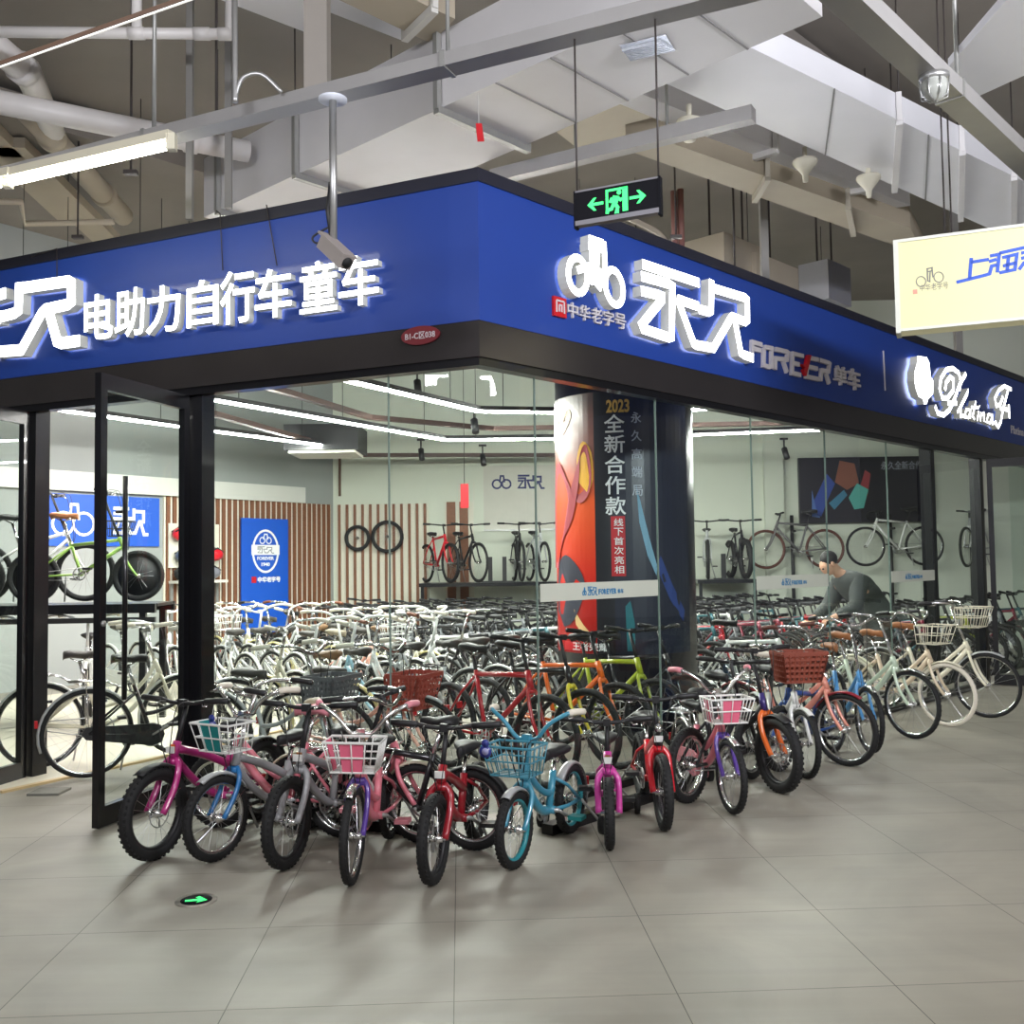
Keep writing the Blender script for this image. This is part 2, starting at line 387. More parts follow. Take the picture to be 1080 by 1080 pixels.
mb = strokes(FL, left_a, .085); o = mb.build('lit_logotype', None, FL.at(FL.px(-5, 372)[0], 3.1)); tag(o, 'glowing white logotype strokes cut by the left picture edge', 'sign letter', 'large lit logotype')
# lit bicycle emblem on the right side
z3 = lambda pts: sc(pts, 560, 230, 4.909)
def emblem_strokes():
    def ell(cx, cy, rx, ry, tilt, n=22):
        return [(cx + rx * math.cos(t) * math.cos(tilt) - ry * math.sin(t) * math.sin(tilt), cy + rx * math.cos(t) * math.sin(tilt) + ry * math.sin(t) * math.cos(tilt)) for t in [2 * math.pi * k / n for k in range(n + 1)]]
    return [z3(ell(243, 296, 48, 92, -.12)), z3(ell(432, 358, 44, 92, -.18)),
            z3([(300, 105), (375, 130)]), z3([(298, 145), (380, 165)]), z3([(315, 110), (318, 250), (305, 340)]), z3([(345, 150), (335, 350)]), z3([(378, 120), (385, 260), (350, 370)]), z3([(240, 270), (300, 250), (400, 300)])]
mb = strokes(FR, emblem_strokes(), .05); o = mb.build('lit_bicycle_emblem', None, FR.at(FR.px(625, 320)[0], 3.3)); tag(o, 'glowing white bicycle emblem below the hanging exit sign', 'emblem')
# small red seal and five characters
SILVER = mat('silver_letter', sR(205, 200, 204), .4, .1, noise=.05)
REDS = mat('red_letter', sR(190, 24, 34), .4, noise=.05)
mb = MB(); x0, za = FR.px(582, 333); x1, zb = FR.px(595, 316)
FR.box(mb, x0, za, x1, zb, .002, .02, REDS); o = mb.build('red_seal', None, FR.at((x0 + x1) / 2, za)); tag(o, 'small red square seal under the bicycle emblem', 'emblem')
mb = MB(); w_ = (x1 - x0); 
for q in ((.2, .2, .2, .8), (.2, .8, .8, .8), (.8, .8, .8, .2), (.4, .25, .4, .6), (.4, .6, .65, .6), (.6, .6, .6, .25)):
    FR.stroke(mb, [(x0 + w_ * q[0], za + (zb - za) * q[1]), (x0 + w_ * q[2], za + (zb - za) * q[3])], .012, .018, .024, SILVER)
mb.build('seal_mark', o).location = -V(o.location); 
for i, ch in enumerate('中华老字号'):
    xa = 599 + i * 12.6; yt = 320 + i * 2.9 ; mb = MB(); glyph_box(mb, FR, ch, yt + 7, xa, xa + 11.2, yt - 1, yt + 15, .002, .02, SILVER, None, .012)
    tag(mb.build('small_letter', None, FR.at(FR.px(xa + 5, yt + 8)[0], FR.px(xa + 5, yt + 8)[1])), 'small silver character, %s in the line under the bicycle emblem' % ('first', 'second', 'third', 'fourth', 'fifth')[i], 'sign letter', 'small silver characters')
# silver block lettering with a red slash
z5 = lambda pts: sc(pts, 780, 340, 6.75)
BLK = {'F': [[(95, 235), (97, 140), (165, 160)], [(100, 185), (155, 200)]], 'O': [[(185, 175), (235, 185), (235, 310), (215, 318), (178, 305), (180, 185)]],
       'R': [[(260, 335), (262, 255), (345, 265), (350, 215), (340, 208), (262, 190)], [(315, 265), (345, 355)]], 'E': [[(460, 240), (385, 222), (380, 360), (440, 375)], [(390, 290), (430, 300)]],
       'E2': [[(565, 265), (495, 250), (482, 385), (575, 405)], [(495, 315), (560, 330)]], 'R2': [[(585, 415), (590, 340), (640, 350), (648, 295), (640, 288), (575, 268)], [(620, 350), (645, 435)]]}
for i, k in enumerate(BLK):
    mb = strokes(FR, [z5(p) for p in BLK[k]], .038, .004, .03, SILVER, None); p = BLK[k][0][0]; q = z5([p])[0]
    tag(mb.build('block_letter', None, FR.at(FR.px(*q)[0], FR.px(*q)[1])), 'silver block capital, %s in the unlit word on right fascia' % ('first', 'second', 'third', 'fourth, left of red slash', 'fifth, right of red slash', 'last')[i], 'sign letter', 'silver block capitals')
mb = MB(); FR.poly(mb, [FR.px(*p) for p in z5([(465, 235), (488, 238), (452, 385), (430, 340), (445, 330), (418, 300), (450, 305)])], .004, .034, REDS)
tag(mb.build('red_slash_letter', None, FR.at(FR.px(848, 382)[0], FR.px(848, 382)[1])), 'red slash shaped letter amid the silver block capitals', 'sign letter', 'silver block capitals')
for ch, xa, xb, yt, yb, lab in (('单', 881, 894, 386, 406, 'first'), ('车', 895.5, 908, 389, 411, 'second')):
    mb = MB(); glyph_box(mb, FR, ch, (yt + yb) / 2, xa, xb, yt, yb, .004, .03, SILVER, None, .02)
    tag(mb.build('small_letter', None, FR.at(FR.px(xa, yb)[0], FR.px(xa, yb)[1])), 'silver character right of the block capitals, %s of two' % lab, 'sign letter', 'silver block capitals')
mb = MB(); FR.stroke(mb, [FR.px(931, 370), FR.px(933, 412)], .012, .002, .012, SILVER); tag(mb.build('divider_line', None, FR.at(FR.px(932, 412)[0], FR.px(932, 412)[1])), 'thin pale vertical line dividing the two shop names', 'sign line')
# second shop name in script
z7 = lambda pts: sc(pts, 930, 360, 7.2)
blob = [(272, 112), (340, 120), (360, 160), (372, 270), (392, 300), (388, 400), (350, 440), (342, 475), (320, 478), (315, 440), (280, 420), (262, 370), (248, 300), (250, 230), (268, 170)]
mb = MB(); FR.poly(mb, [FR.px(x, y, .1) for x, y in z7(blob)], .02, .1, LIT, LITSIDE); tag(mb.build('lit_portrait_emblem', None, FR.at(FR.px(972, 425)[0], FR.px(972, 425)[1])), 'glowing white bust shaped emblem left of the script name', 'emblem')
script = {'P': ([[(405, 490), (425, 545), (470, 560), (515, 520), (560, 420), (590, 330), (640, 245)], [(590, 370), (600, 300), (585, 240), (540, 205), (490, 215), (450, 280), (440, 360), (460, 430), (500, 430), (545, 370), (545, 290), (520, 270), (490, 310), (480, 370)], [(500, 470), (570, 470)]], .05, 'large looping capital starting the script name'),
          'l': ([[(575, 540), (620, 450), (655, 370), (650, 400), (600, 500), (600, 570), (640, 560)]], .035, 'tall loop letter, second of the script name'),
          'a': ([[(665, 520), (640, 520), (630, 575), (660, 580), (675, 520), (672, 585)]], .03, 'third letter of the script name'),
          't': ([[(715, 455), (690, 570), (705, 590)], [(680, 500), (735, 505)]], .03, 'fourth letter of the script name'),
          'i': ([[(738, 530), (725, 600)], [(742, 490), (744, 495)]], .03, 'fifth letter, dotted, of the script name'),
          'n': ([[(755, 540), (748, 605)], [(752, 560), (775, 545), (778, 610)]], .03, 'sixth letter of the script name'),
          'a2': ([[(835, 560), (810, 555), (795, 610), (825, 620), (840, 560), (842, 625), (870, 610)]], .03, 'seventh letter of the script name'),
          'F': ([[(985, 365), (930, 340), (890, 370), (860, 430), (870, 490), (900, 480), (920, 420)], [(960, 370), (920, 520), (905, 610), (885, 650), (865, 625)], [(900, 510), (960, 520)], [(965, 480), (970, 585)]], .045, 'looping capital ending the script name')}
for k, (st, w, lab) in script.items():
    mb = strokes(FR, [z7(p) for p in st], w * 1.05, .015, .09); q = z7([st[0][0]])[0]
    tag(mb.build('script_letter', None, FR.at(FR.px(*q)[0], FR.px(*q)[1])), 'glowing white ' + lab, 'sign letter', 'lit script letters')
mb = MB(); x0, za = FR.px(1066, 457); x1, zb = FR.px(1079, 452)
text(mb, 'Platina', FR.fit(x0, za, x1, zb), (.002, .008), SILVER, None, .01); tag(mb.build('small_wordmark', None, FR.at(x0, za)), 'tiny silver word below the script name at right edge', 'wordmark')
# unit number plate on the lower band
mb = MB(); cx_, cz_ = FL.px(444, 354); MAROON = mat('maroon_plate', sR(112, 22, 34), .45, noise=.08)
FL.poly(mb, [(cx_ + .135 * math.cos(t), cz_ + .058 * math.sin(t)) for t in [2 * math.pi * k / 28 for k in range(28)]], .0, .012, MAROON)
o = mb.build('unit_number_plate', None, FL.at(cx_, cz_ - .06)); tag(o, 'small maroon oval unit number plate on the lower fascia band', 'plate')
mb = MB(); text(mb, 'B1-C区038', FL.fit(cx_ - .105, cz_ - .022, cx_ + .105, cz_ + .022), (.012, .0145), SILVER, None, .012); mb.build('plate_lettering', o).location = -V(o.location)

# ---------------------------------------------------------------- glass front, posts, doors
def on_left(px, z): # point of the left front plane (0.06 behind the sign) under picture column px, at height z
    F = Face(CO - NL * .06, -UL, NL); return F
GL = Face(CO - NL * .07, -UL, NL); GR = Face(CO - NR * .07, UR, NR)
def colx(F, px, z=1.8):
    # parameter along F where the vertical line at picture x=px (at about eye height) meets the surface
    return F.px(px, 590)[0]
xl_post = colx(GL, 207); xl_seam = colx(GL, 411); xr_a = colx(GR, 566)
seams = [colx(GR, x) for x in (566, 694, 795, 873, 938, 985)]
nwin = [0]
def pane(F, x0, x1, label=None, z0=.03, z1=Z_G - .04):
    nwin[0] += 1; mb = MB(); F.box(mb, x0 + .004, z0, x1 - .004, z1, -.006, .006, GLASS); return struct(mb.build('window_%d' % nwin[0]))
FROST = mat('frosted_film', sR(196, 200, 186), .6, noise=.04)
FILMBLUE = mat('film_blue', sR(40, 120, 170), .5, noise=.04)
pane(GL, xl_post + .06, xl_seam)
panes = [pane(GR, seams[i], seams[i + 1]) for i in range(5)]
# rounded corner pane
p0 = GL.at(xl_seam + .004, 0); p1 = GR.at(xr_a - .004, 0); cc = GR.at(0, 0) + (GL.at(0, 0) - GR.at(0, 0)) * .5
arc = []
for k in range(15):
    t = k / 14; arc.append(p0 * (1 - t) ** 2 + cc * (2 * t * (1 - t)) + p1 * t * t)
mb = MB(); inn = V((0, 1, 0)) * .012
for i in range(14):
    a, b_ = arc[i], arc[i + 1]; mb.prism([a + V((0, 0, .03)), b_ + V((0, 0, .03)), b_ + inn + V((0, 0, .03)), a + inn + V((0, 0, .03))], (0, 0, Z_G - .07), GLASS)
nwin[0] += 1; struct(mb.build('window_%d' % nwin[0]))
EDGE = mat('glass_edge', sR(120, 136, 128), .25, noise=.05)
for i, (F, x) in enumerate([(GL, xl_seam), (GR, seams[0]), (GR, seams[1]), (GR, seams[2]), (GR, seams[3]), (GR, seams[4])]):
    mb = MB(); F.box(mb, x - .003, .03, x + .003, Z_G - .04, -.0075, .0075, EDGE); struct(mb.build('trim_%d' % (i + 2)))
# frosted name strips on the glass
def small_logo(mb, F, x0, z0, w, h, d, m, kind='line'):
    """bicycle mark + two-character logotype + block word in one line"""
    k = h; lw = h * .11
    def st(pts, ox, sx, sy=1): F.stroke(mb, [(x0 + ox + p[0] * sx, z0 + p[1] * h * sy) for p in pts], lw, d, d + .002, m)
    for cx in (.18, .62): st([(cx + .17 * math.cos(t), .3 + .24 * math.sin(t)) for t in [2 * math.pi * q / 12 for q in range(13)]], 0, k * .9)
    st([(.3, .4), (.38, .95), (.5, .95), (.52, .4)], 0, k * .9)
    logo2(mb, F, x0 + k * 1.0, z0, h * 1.9, h, d, m, lw * 1.1)
    for i, ch in enumerate('FOREVER'):
        text(mb, ch, F.fit(x0 + k * 3.1 + i * k * .52, z0 + h * .05, x0 + k * 3.1 + i * k * .52 + k * .44, z0 + h * .72), (d, d + .002), m, None, .04)
    text(mb, '单车', F.fit(x0 + k * 6.9, z0 + h * .05, x0 + k * 8.1, z0 + h * .65), (d, d + .002), m, None, .02)
def logo2(mb, F, x0, z0, w, h, d, m, lw, dep=.002):
    A = [[(0, 1), (.44, 1)], [(0, .8), (.28, .8), (.28, .05), (.02, .05), (.2, .6), (0, .6)], [(.5, .62), (.36, .62), (.46, .05), (.62, .05), (.74, .5), (.86, .5), (.86, .9), (.6, .9)], [(.58, 1.02), (.58, .62), (.5, .62)], [(.78, .45), (.88, 0), (1, 0)]]
    for p in A: F.stroke(mb, [(x0 + q[0] * w, z0 + q[1] * h) for q in p], lw, d, d + dep, m)
for i, (xa, ya, xb, yb, yc) in {0: (569, 646, 695, 616, 638), 2: (799, 630, 872, 610, 624), 4: (941, 625, 984, 610, 622)}.items():
    a = GR.px(xa, yc if 0 else ya - 2)
    zc = 1.30; x0, x1 = seams[i] + .02, seams[i + 1] - .02
    mb = MB(); GR.box(mb, x0, zc, x1, zc + .115, .007, .010, FROST); o = mb.build('frosted_strip', panes[i])
    mb = MB(); wd = .055 * 8.1; small_logo(mb, GR, (x0 + x1) / 2 - min(wd, (x1 - x0) * .8) / 2, zc + .028, 0, min(.055, (x1 - x0) * .8 / 8.1), .011, FILMBLUE); mb.build('strip_lettering', panes[i])
# post right of the door, posts
def post(F, x, w, label, dep=.12, z1=Z_G):
    mb = MB(); F.box(mb, x - w / 2, 0, x + w / 2, z1, -dep, .01, DARK); return tag(mb.build('door_post', None, F.at(x, 0)), label, 'post')
post(GL, xl_post, .11, 'black metal post between open door and large left window')
xl_j = GL.px(36, 590)[0]
post(GL, xl_j - .03, .09, 'black metal post on the left side of the doorway')
post(GR, seams[5] + .03, .10, 'black metal post at the right end of the window front')
# door leaves
def door_leaf(name, hinge, free, label, handle_side):
    hinge = V(hinge); free = V(free); ux = (free - hinge); w = ux.length; ux.normalize(); n = V((-ux.y, ux.x, 0))
    r = empty(name, hinge, 0, label, 'door'); F = Face((0, 0, 0), ux, n); H = 2.74
    mb = MB(); t = .022
    F.box(mb, 0, .012, .06, H, -t, t, DARK); F.box(mb, w - .06, .012, w, H, -t, t, DARK); F.box(mb, .06, H - .1, w - .06, H, -t, t, DARK); F.box(mb, .06, .012, w - .06, .13, -t, t, DARK)
    mb.build('door_frame', r)
    mb = MB(); F.box(mb, .055, .125, w - .055, H - .095, -.005, .005, GLASS); mb.build('door_glass', r)
    xh = w - .17
    mb = MB(); side = handle_side
    mb.tube([F.at(xh, .75, side * .07), F.at(xh, 2.12, side * .07)], .016, DARK, 10)
    for z in (1.0, 1.9): mb.tube([F.at(xh, z, side * .005), F.at(xh, z, side * .07)], .01, DARK, 8)
    mb.build('door_handle', r)
    mb = MB(); mb.tube([F.at(w - .03, 1.22, side * .02), F.at(w - .03, 1.22, side * .034)], .018, STEEL, 14); mb.build('door_lock', r)
    return r
door_leaf('glass_door', GL.at(xl_post - .06, 0, .03), onz(100, 876), 'black framed glass door standing open beside the fuchsia bicycle', 1)
door_leaf('glass_door', GL.at(xl_j - .04, 0, .04), onz(-75, 852), 'black framed glass door leaf cut by left picture edge', 1)
mb = MB(); p = onz(52, 836); mb.box((p.x, p.y, .008), (.22, .2, .016), mat('door_mat_grey', sR(120, 118, 110), .8, noise=.15)); tag(mb.build('floor_plate', None, (p.x, p.y, 0)), 'small pale metal plate on floor at left doorway', 'plate')
# end of the window front on the right: open glass doors of the neighbouring entrance
x_end = seams[5]
pane(GR, x_end + .09, x_end + 1.5)
hp = GR.at(x_end + 1.55, 0)
post(GR, x_end + 1.56, .1, 'black metal post of the far right entrance')
door_leaf('glass_door', GR.at(x_end + 1.62, 0, .05), GR.at(x_end + 1.62, 0, .05) + NR * .85 + UR * .25, 'black framed glass door standing open at the far right entrance', 1)
pane(GR, x_end + 2.6, x_end + 4.6)
mb = MB(); GR.box(mb, seams[5] + .08, 0, seams[5] + 1.5, .06, -.05, .02, DARK); struct(mb.build('baseboard_right'))
mb = MB(); GR.box(mb, seams[0], 0, seams[5], .05, -.03, .02, DARK); struct(mb.build('baseboard_front'))
mb = MB(); GL.box(mb, xl_post + .05, 0, xl_seam, .05, -.03, .02, DARK); struct(mb.build('baseboard_left'))

# ================================================================ BICYCLES
def bez(a, b, c, n=8):
    a, b, c = V(a), V(b), V(c)
    return [a * (1 - t) ** 2 + b * 2 * t * (1 - t) + c * t * t for t in [k / n for k in range(n + 1)]]
def smooth(pts, n=4):
    P = [V(p) for p in pts]; out = []
    for i in range(len(P) - 1):
        p0 = P[max(i - 1, 0)]; p1 = P[i]; p2 = P[i + 1]; p3 = P[min(i + 2, len(P) - 1)]
        for k in range(n):
            t = k / n
            out.append(.5 * ((2 * p1) + (p2 - p0) * t + (2 * p0 - 5 * p1 + 4 * p2 - p3) * t * t + (3 * p1 - p0 - 3 * p2 + p3) * t ** 3))
    return out + [P[-1]]
def wheel_parts(Rw, tw, rimm, tyrem, nsp, hi, disc=False, solid=False):
    """wheel about the origin in the xz plane"""
    w = MB(); rr = Rw - tw * 1.7
    w.ring((0, 0, 0), (0, 1, 0), rr, tw * .62, rimm, 40 if hi else 24, 6 if hi else 4)
    for k in range(nsp):
        a = 2 * math.pi * k / nsp; b = a + (.25 if k % 2 else -.25); y = .022 if (k // 2) % 2 else -.022
        w.tube([(.018 * math.cos(b), y, .018 * math.sin(b)), (rr * math.cos(a), 0, rr * math.sin(a))], .0011 if hi else .0018, SPOKE, 3, smooth=False)
    if solid: w.cyl((0, -.008, 0), (0, .008, 0), rr, SATIN, 32)
    h = MB(); h.cyl((0, -.045, 0), (0, .045, 0), .016, CHROME, 10); h.cyl((0, -.06, 0), (0, .06, 0), .007, STEEL, 8)
    for y in (-.024, .024): h.cyl((0, y - .003, 0), (0, y + .003, 0), .026, CHROME, 12)
    if disc:
        h.ring((0, .03, 0), (0, 1, 0), .07, .004, STEEL, 20, 4)
        for k in range(4): h.tube([(0, .03, 0), (.07 * math.cos(k * 1.57), .03, .07 * math.sin(k * 1.57))], .004, STEEL, 4)
    t = MB(); t.ring((0, 0, 0), (0, 1, 0), Rw - tw, tw, tyrem, 44 if hi else 28, 10 if hi else 6)
    if hi:
        for k in range(44):
            a = 2 * math.pi * k / 44
            for y, o in ((-.45, 0), (.45, .5)):
                b = a + o * .14; c = V((math.cos(b) * (Rw - tw * .27), y * tw, math.sin(b) * (Rw - tw * .27)))
                t.box(c, (tw * .32, tw * .6, tw * .45), tyrem, MX.Rotation(-b, 3, 'Y'))
    return w, h, t
def fender_mb(Rf, wd, a0, a1, m, n=14):
    """strip of arc radius Rf from angle a0 to a1 (0 = forward, pi/2 = up)"""
    s = MB(); secs = []
    for k in range(n + 1):
        a = a0 + (a1 - a0) * k / n; c = V((math.cos(a), 0, math.sin(a))); sec = []
        for y, dr in ((-wd, -.012), (-wd * .7, .0), (0, .006), (wd * .7, 0), (wd, -.012), (wd * .7, -.004), (0, .002), (-wd * .7, -.004)): sec.append(c * (Rf + dr) + V((0, y, 0)))
        secs.append(sec)
    s.loft(secs, m); return s
def saddle_mb(c, L_, Wd, m, m2=None, thick=.05):
    s = MB(); secs = []
    for t, w, z in ((0, .22, -.004), (.04, .85, .008), (.2, 1, .014), (.4, .8, .008), (.6, .42, .0), (.8, .28, .002), (.96, .22, .0), (1, .1, -.006)):
        x = c[0] - L_ * .45 + L_ * t; sec = []
        for k in range(12):
            a = 2 * math.pi * k / 12; sec.append(V((x, math.cos(a) * w * Wd / 2, c[2] + z + (math.sin(a) * thick / 2 if math.sin(a) > 0 else math.sin(a) * thick * .75))))
        secs.append(sec)
    s.loft(secs, m)
    for y in (-.022, .022): s.tube([(c[0] - L_ * .25, y, c[2] - thick * .55), (c[0], y, c[2] - thick - .01), (c[0] + L_ * .3, y, c[2] - thick * .4)], .004, CHROME, 5)
    return s
TEAL = plain(20, 128, 128); PINKP = plain(226, 106, 134)
def bike_meshes(k):
    """k: dict describing one bicycle. returns list of (part name, mesh, [(sub name, mesh)...], label)"""
    g = k.get; Rw = k['R']; wb = k['wb']; tw = g('tw', .022); hi = g('hi', True); st = g('steer', 0.0)
    fm = k['frame']; fk = g('fork', fm); rim = g('rim', CHROME); tyre = g('tyre', BLACK); gm = g('grip', SATIN); sm = g('saddle', SATIN)
    barm = g('barm', SATIN); nsp = g('nsp', 20 if hi else 10); style = g('style', 'kid'); fat = g('fat', .016)
    nt = 8 if hi else 6
    RA = V((-wb / 2, 0, Rw)); FA = V((wb / 2, 0, Rw)); ha = R(g('ha', 69)); A = V((-math.cos(ha), 0, math.sin(ha))); perp = V((math.sin(ha), 0, math.cos(ha)))
    A0 = FA - perp * g('rake', .035)
    crown = A0 + A * (Rw + .035); hb = crown + A * .02; hl = g('hl', .10); ht = hb + A * hl
    barz = k['bar_h']; clamp = A0 + A * ((barz - A0.z) / A.z); base_bar = barz
    cs = g('cs', Rw + .11); bbz = g('bbz', max(.2, Rw * .92)); BB = RA + V((math.sqrt(max(.01, cs * cs - (bbz - Rw) ** 2)), 0, bbz - Rw))
    seatz = k['seat_h']; ad = V((-math.cos(R(72)), 0, math.sin(R(72)))); SC = BB + ad * g('stl', max(.12, (seatz - bbz) * .6)); SP = BB + ad * ((seatz - .05 - bbz) / ad.z)
    SROT = MX.Translation(A0) @ MX.Rotation(st, 4, A) @ MX.Translation(-A0)
    out = []
    # frame
    f = MB(); lw = .06
    f.cyl(hb, ht, fat * 1.25, g('headm', fm), 12)
    if style == 'mtb':
        f.tube([ht - A * .03, SC], fat, fm, nt); f.tube([hb + A * .02, BB], fat * 1.2, fm, nt); f.tube([BB, SC + ad * .03], fat * .95, fm, nt)
    elif style == 'city':
        dn = bez(hb + A * .02, V((BB.x + .22, 0, BB.z + .02)), BB + V((.0, 0, .02)), 8); f.tube(dn, fat * 1.15, fm, nt)
        d2 = bez(ht - A * .03, V((BB.x + .24, 0, BB.z + .16)), BB + ad * .16, 8); f.tube(d2, fat * .95, fm, nt); f.tube([BB, SC + ad * .05], fat, fm, nt)
    elif style == 'girl':
        dn = bez(hb + A * .02, V((BB.x + .15, 0, BB.z - .02)), BB, 8); f.tube(dn, fat * 1.3, fm, nt); f.tube(bez(ht - A * .02, V((BB.x + .13, 0, BB.z + .10)), BB + ad * .09, 8), fat, fm, nt); f.tube([BB, SC + ad * .03], fat * 1.1, fm, nt)
    else: # kid, bold curved low frame
        f.tube(bez(hb + A * .05, (hb + SC) * .5 + V((0, 0, .02)), SC - ad * .06, 8), fat * 1.25, fm, nt); f.tube(bez(hb + A * .01, V((BB.x + .2, 0, BB.z + .06)), BB, 8), fat * 1.2, fm, nt); f.tube([BB, SC + ad * .02], fat * 1.1, fm, nt)
    for y in (-1, 1):
        f.tube([BB + V((0, y * .025, 0)), BB.lerp(RA, .4) + V((0, y * lw * .95, 0)), RA + V((0, y * lw, 0))], fat * .6, fm, 6)
        f.tube([SC + V((0, y * .012, -.01)), SC.lerp(RA, .35) + V((0, y * lw * .85, 0)), RA + V((0, y * lw, 0))], fat * .52, fm, 6)
    f.cyl(BB - V((0, .036, 0)), BB + V((0, .036, 0)), .022, fm, 12)
    subs = []
    if g('badge'):
        b = MB(); p = (hb + ht) * .5; b.box(p + perp * (fat * 1.3), (.008, .03, .045), g('badge')); subs.append(('head_badge', b, None))
    out.append(('frame', f, subs, g('frame_label')))
    # fork
    f = MB(); lx = .052 if tw > .024 else .045
    for y in (-1, 1): f.tube(smooth([crown + V((0, y * .018, 0)) + A * .015, crown + V((0, y * lx, 0)) - A * .03, A0 + A * .14 + V((0, y * (lx + .006), 0)), FA + V((0, y * (lx + .004), 0))], 4), fat * (.95 if g('thick_fork') else .72), fk, nt)
    f.tube([crown - V((0, .03, 0)), crown + V((0, .03, 0))], fat * 1.05, fk, nt); f.xf(SROT); subs = []
    if g('reflector'):
        b = MB(); b.box(crown + perp * (.04) + A * .055, (.012, .05, .035), WHITEP); b.xf(SROT); subs.append(('front_reflector', b, None))
    out.append(('fork', f, subs, g('fork_label')))
    for nm, ax, front in (('front_wheel', FA, 1), ('rear_wheel', RA, 0)):
        w, h, t = wheel_parts(k['R'], tw, rim, tyre, nsp, hi, g('disc', False) and front, g('solid', False))
        M = MX.Translation(ax)
        if front: M = SROT @ M
        for q in (w, h, t): q.xf(M)
        out.append((nm, w, [('hub', h, None), ('tire', t, None)], None))
    # stem + handlebar
    s = MB(); s.tube([ht - A * .01, clamp], .0135, g('stemm', barm), 8); cf = clamp + V((g('reach', .04), 0, .0)); s.tube([clamp, cf], .014, g('stemm', barm), 8); s.box(cf, (.035, .04, .04), g('stemm', barm)); s.xf(SROT)
    out.append(('stem', s, [], None))
    hbm = MB(); bt = g('bar', 'flat'); bw = g('bw', .28); gl = g('grip_l', .115)
    if bt == 'flat': path = [cf + V((-.02, -bw, .02)), cf + V((-.01, -bw * .5, .012)), cf + V((0, -.06, 0)), cf + V((0, .06, 0)), cf + V((-.01, bw * .5, .012)), cf + V((-.02, bw, .02))]; path = smooth(path, 3)
    elif bt == 'high': path = smooth([cf + V((-.16, -bw, .13)), cf + V((-.04, -bw * .86, .135)), cf + V((.0, -bw * .5, .08)), cf + V((0, -bw * .22, .0)), cf, cf + V((0, bw * .22, .0)), cf + V((0, bw * .5, .08)), cf + V((-.04, bw * .86, .135)), cf + V((-.16, bw, .13))], 4)
    elif bt == 'city': path = smooth([cf + V((-.27, -bw, .04)), cf + V((-.13, -bw * .96, .055)), cf + V((-.0, -bw * .62, .05)), cf + V((.03, -.05, .0)), cf + V((.03, .05, .0)), cf + V((0, bw * .62, .05)), cf + V((-.13, bw * .96, .055)), cf + V((-.27, bw, .04))], 4)
    else: path = None
    subs = []
    if bt == 'drop':
        for y in (-1, 1): hbm.tube(smooth([cf, cf + V((0, y * .15, 0)), cf + V((.04, y * .19, -.0)), cf + V((.10, y * .2, -.03)), cf + V((.08, y * .205, -.11)), cf + V((-.04, y * .21, -.12))], 4), .013, barm, 7)
    else:
        hbm.tube(path, .0115, barm, nt)
        n = len(path)
        for e in (0, 1):
            ends = path if e == 0 else path[::-1]; L_ = 0; i = 0
            q = [ends[0]]
            for i in range(1, n):
                L_ += (ends[i] - ends[i - 1]).length; q.append(ends[i])
                if L_ > gl: break
            b = MB(); b.tube(q, .0175, gm, 8); b.xf(SROT); subs.append(('grip', b, None))
            if hi:
                b = MB(); p1 = q[-1]; b.tube([p1 + V((.012, 0, -.005)), p1 + V((.045, (1 if e else -1) * .02, -.02)), q[len(q) // 2] + V((.05, 0, -.02))], .005, g('leverm', CHROME), 5); b.xf(SROT); subs.append(('brake_lever', b, None))
        if g('bell'):
            b = MB(); b.sphere(path[n // 2 + 2] + V((0, 0, .03)), .022, CHROME, 10, 6); b.xf(SROT); subs.append(('bell', b, None))
    hbm.xf(SROT); out.append(('handlebar', hbm, subs, None))
    if hi:
        c = MB()
        for y in (-1, 1): c.tube(smooth([cf + V((.02, y * .1, .01)), cf + V((.12, y * .07, .0)), ht + V((.09, y * .03, .0)), hb + V((.04, y * .01, -.02))], 5), .003, SATIN, 4)
        c.xf(SROT); out.append(('brake_cable', c, [], None))
    # seat
    s = MB(); s.tube([SC - ad * .03, SP], .013, g('postm', CHROME), 8); out.append(('seat_post', s, [], None))
    sd = saddle_mb((SP.x, 0, seatz), g('sl', .25), g('sw', .17), sm, None, g('sth', .05)); out.append(('saddle', sd, [], g('saddle_label')))
    # cranks
    c = MB(); cr = g('crank', .11 if Rw < .27 else .16); ca = g('ca', .5); ring_r = g('ring', .06 if Rw < .27 else .085)
    c.ring(BB + V((0, -.045, 0)), (0, 1, 0), ring_r, .006, STEEL, 24, 4); c.cyl(BB + V((0, -.06, 0)), BB + V((0, .06, 0)), .012, STEEL, 8)
    for q in range(4): c.tube([BB + V((0, -.045, 0)), BB + V((math.cos(q * 1.57) * ring_r, -.045, math.sin(q * 1.57) * ring_r))], .006, STEEL, 4)
    subs = []
    for y, sg in ((-1, 1), (1, -1)):
        e = BB + V((math.cos(ca) * cr * sg, y * .075, math.sin(ca) * cr * sg)); c.tube([BB + V((0, y * .06, 0)), e], .009, g('crankm', STEEL), 6)
        b = MB(); b.box(e + V((0, y * .05, 0)), (.075, .08, .022), g('pedal', SATIN)); subs.append(('pedal', b, None))
    out.append(('crankset', c, subs, None))
    gd = MB(); gy = -.052
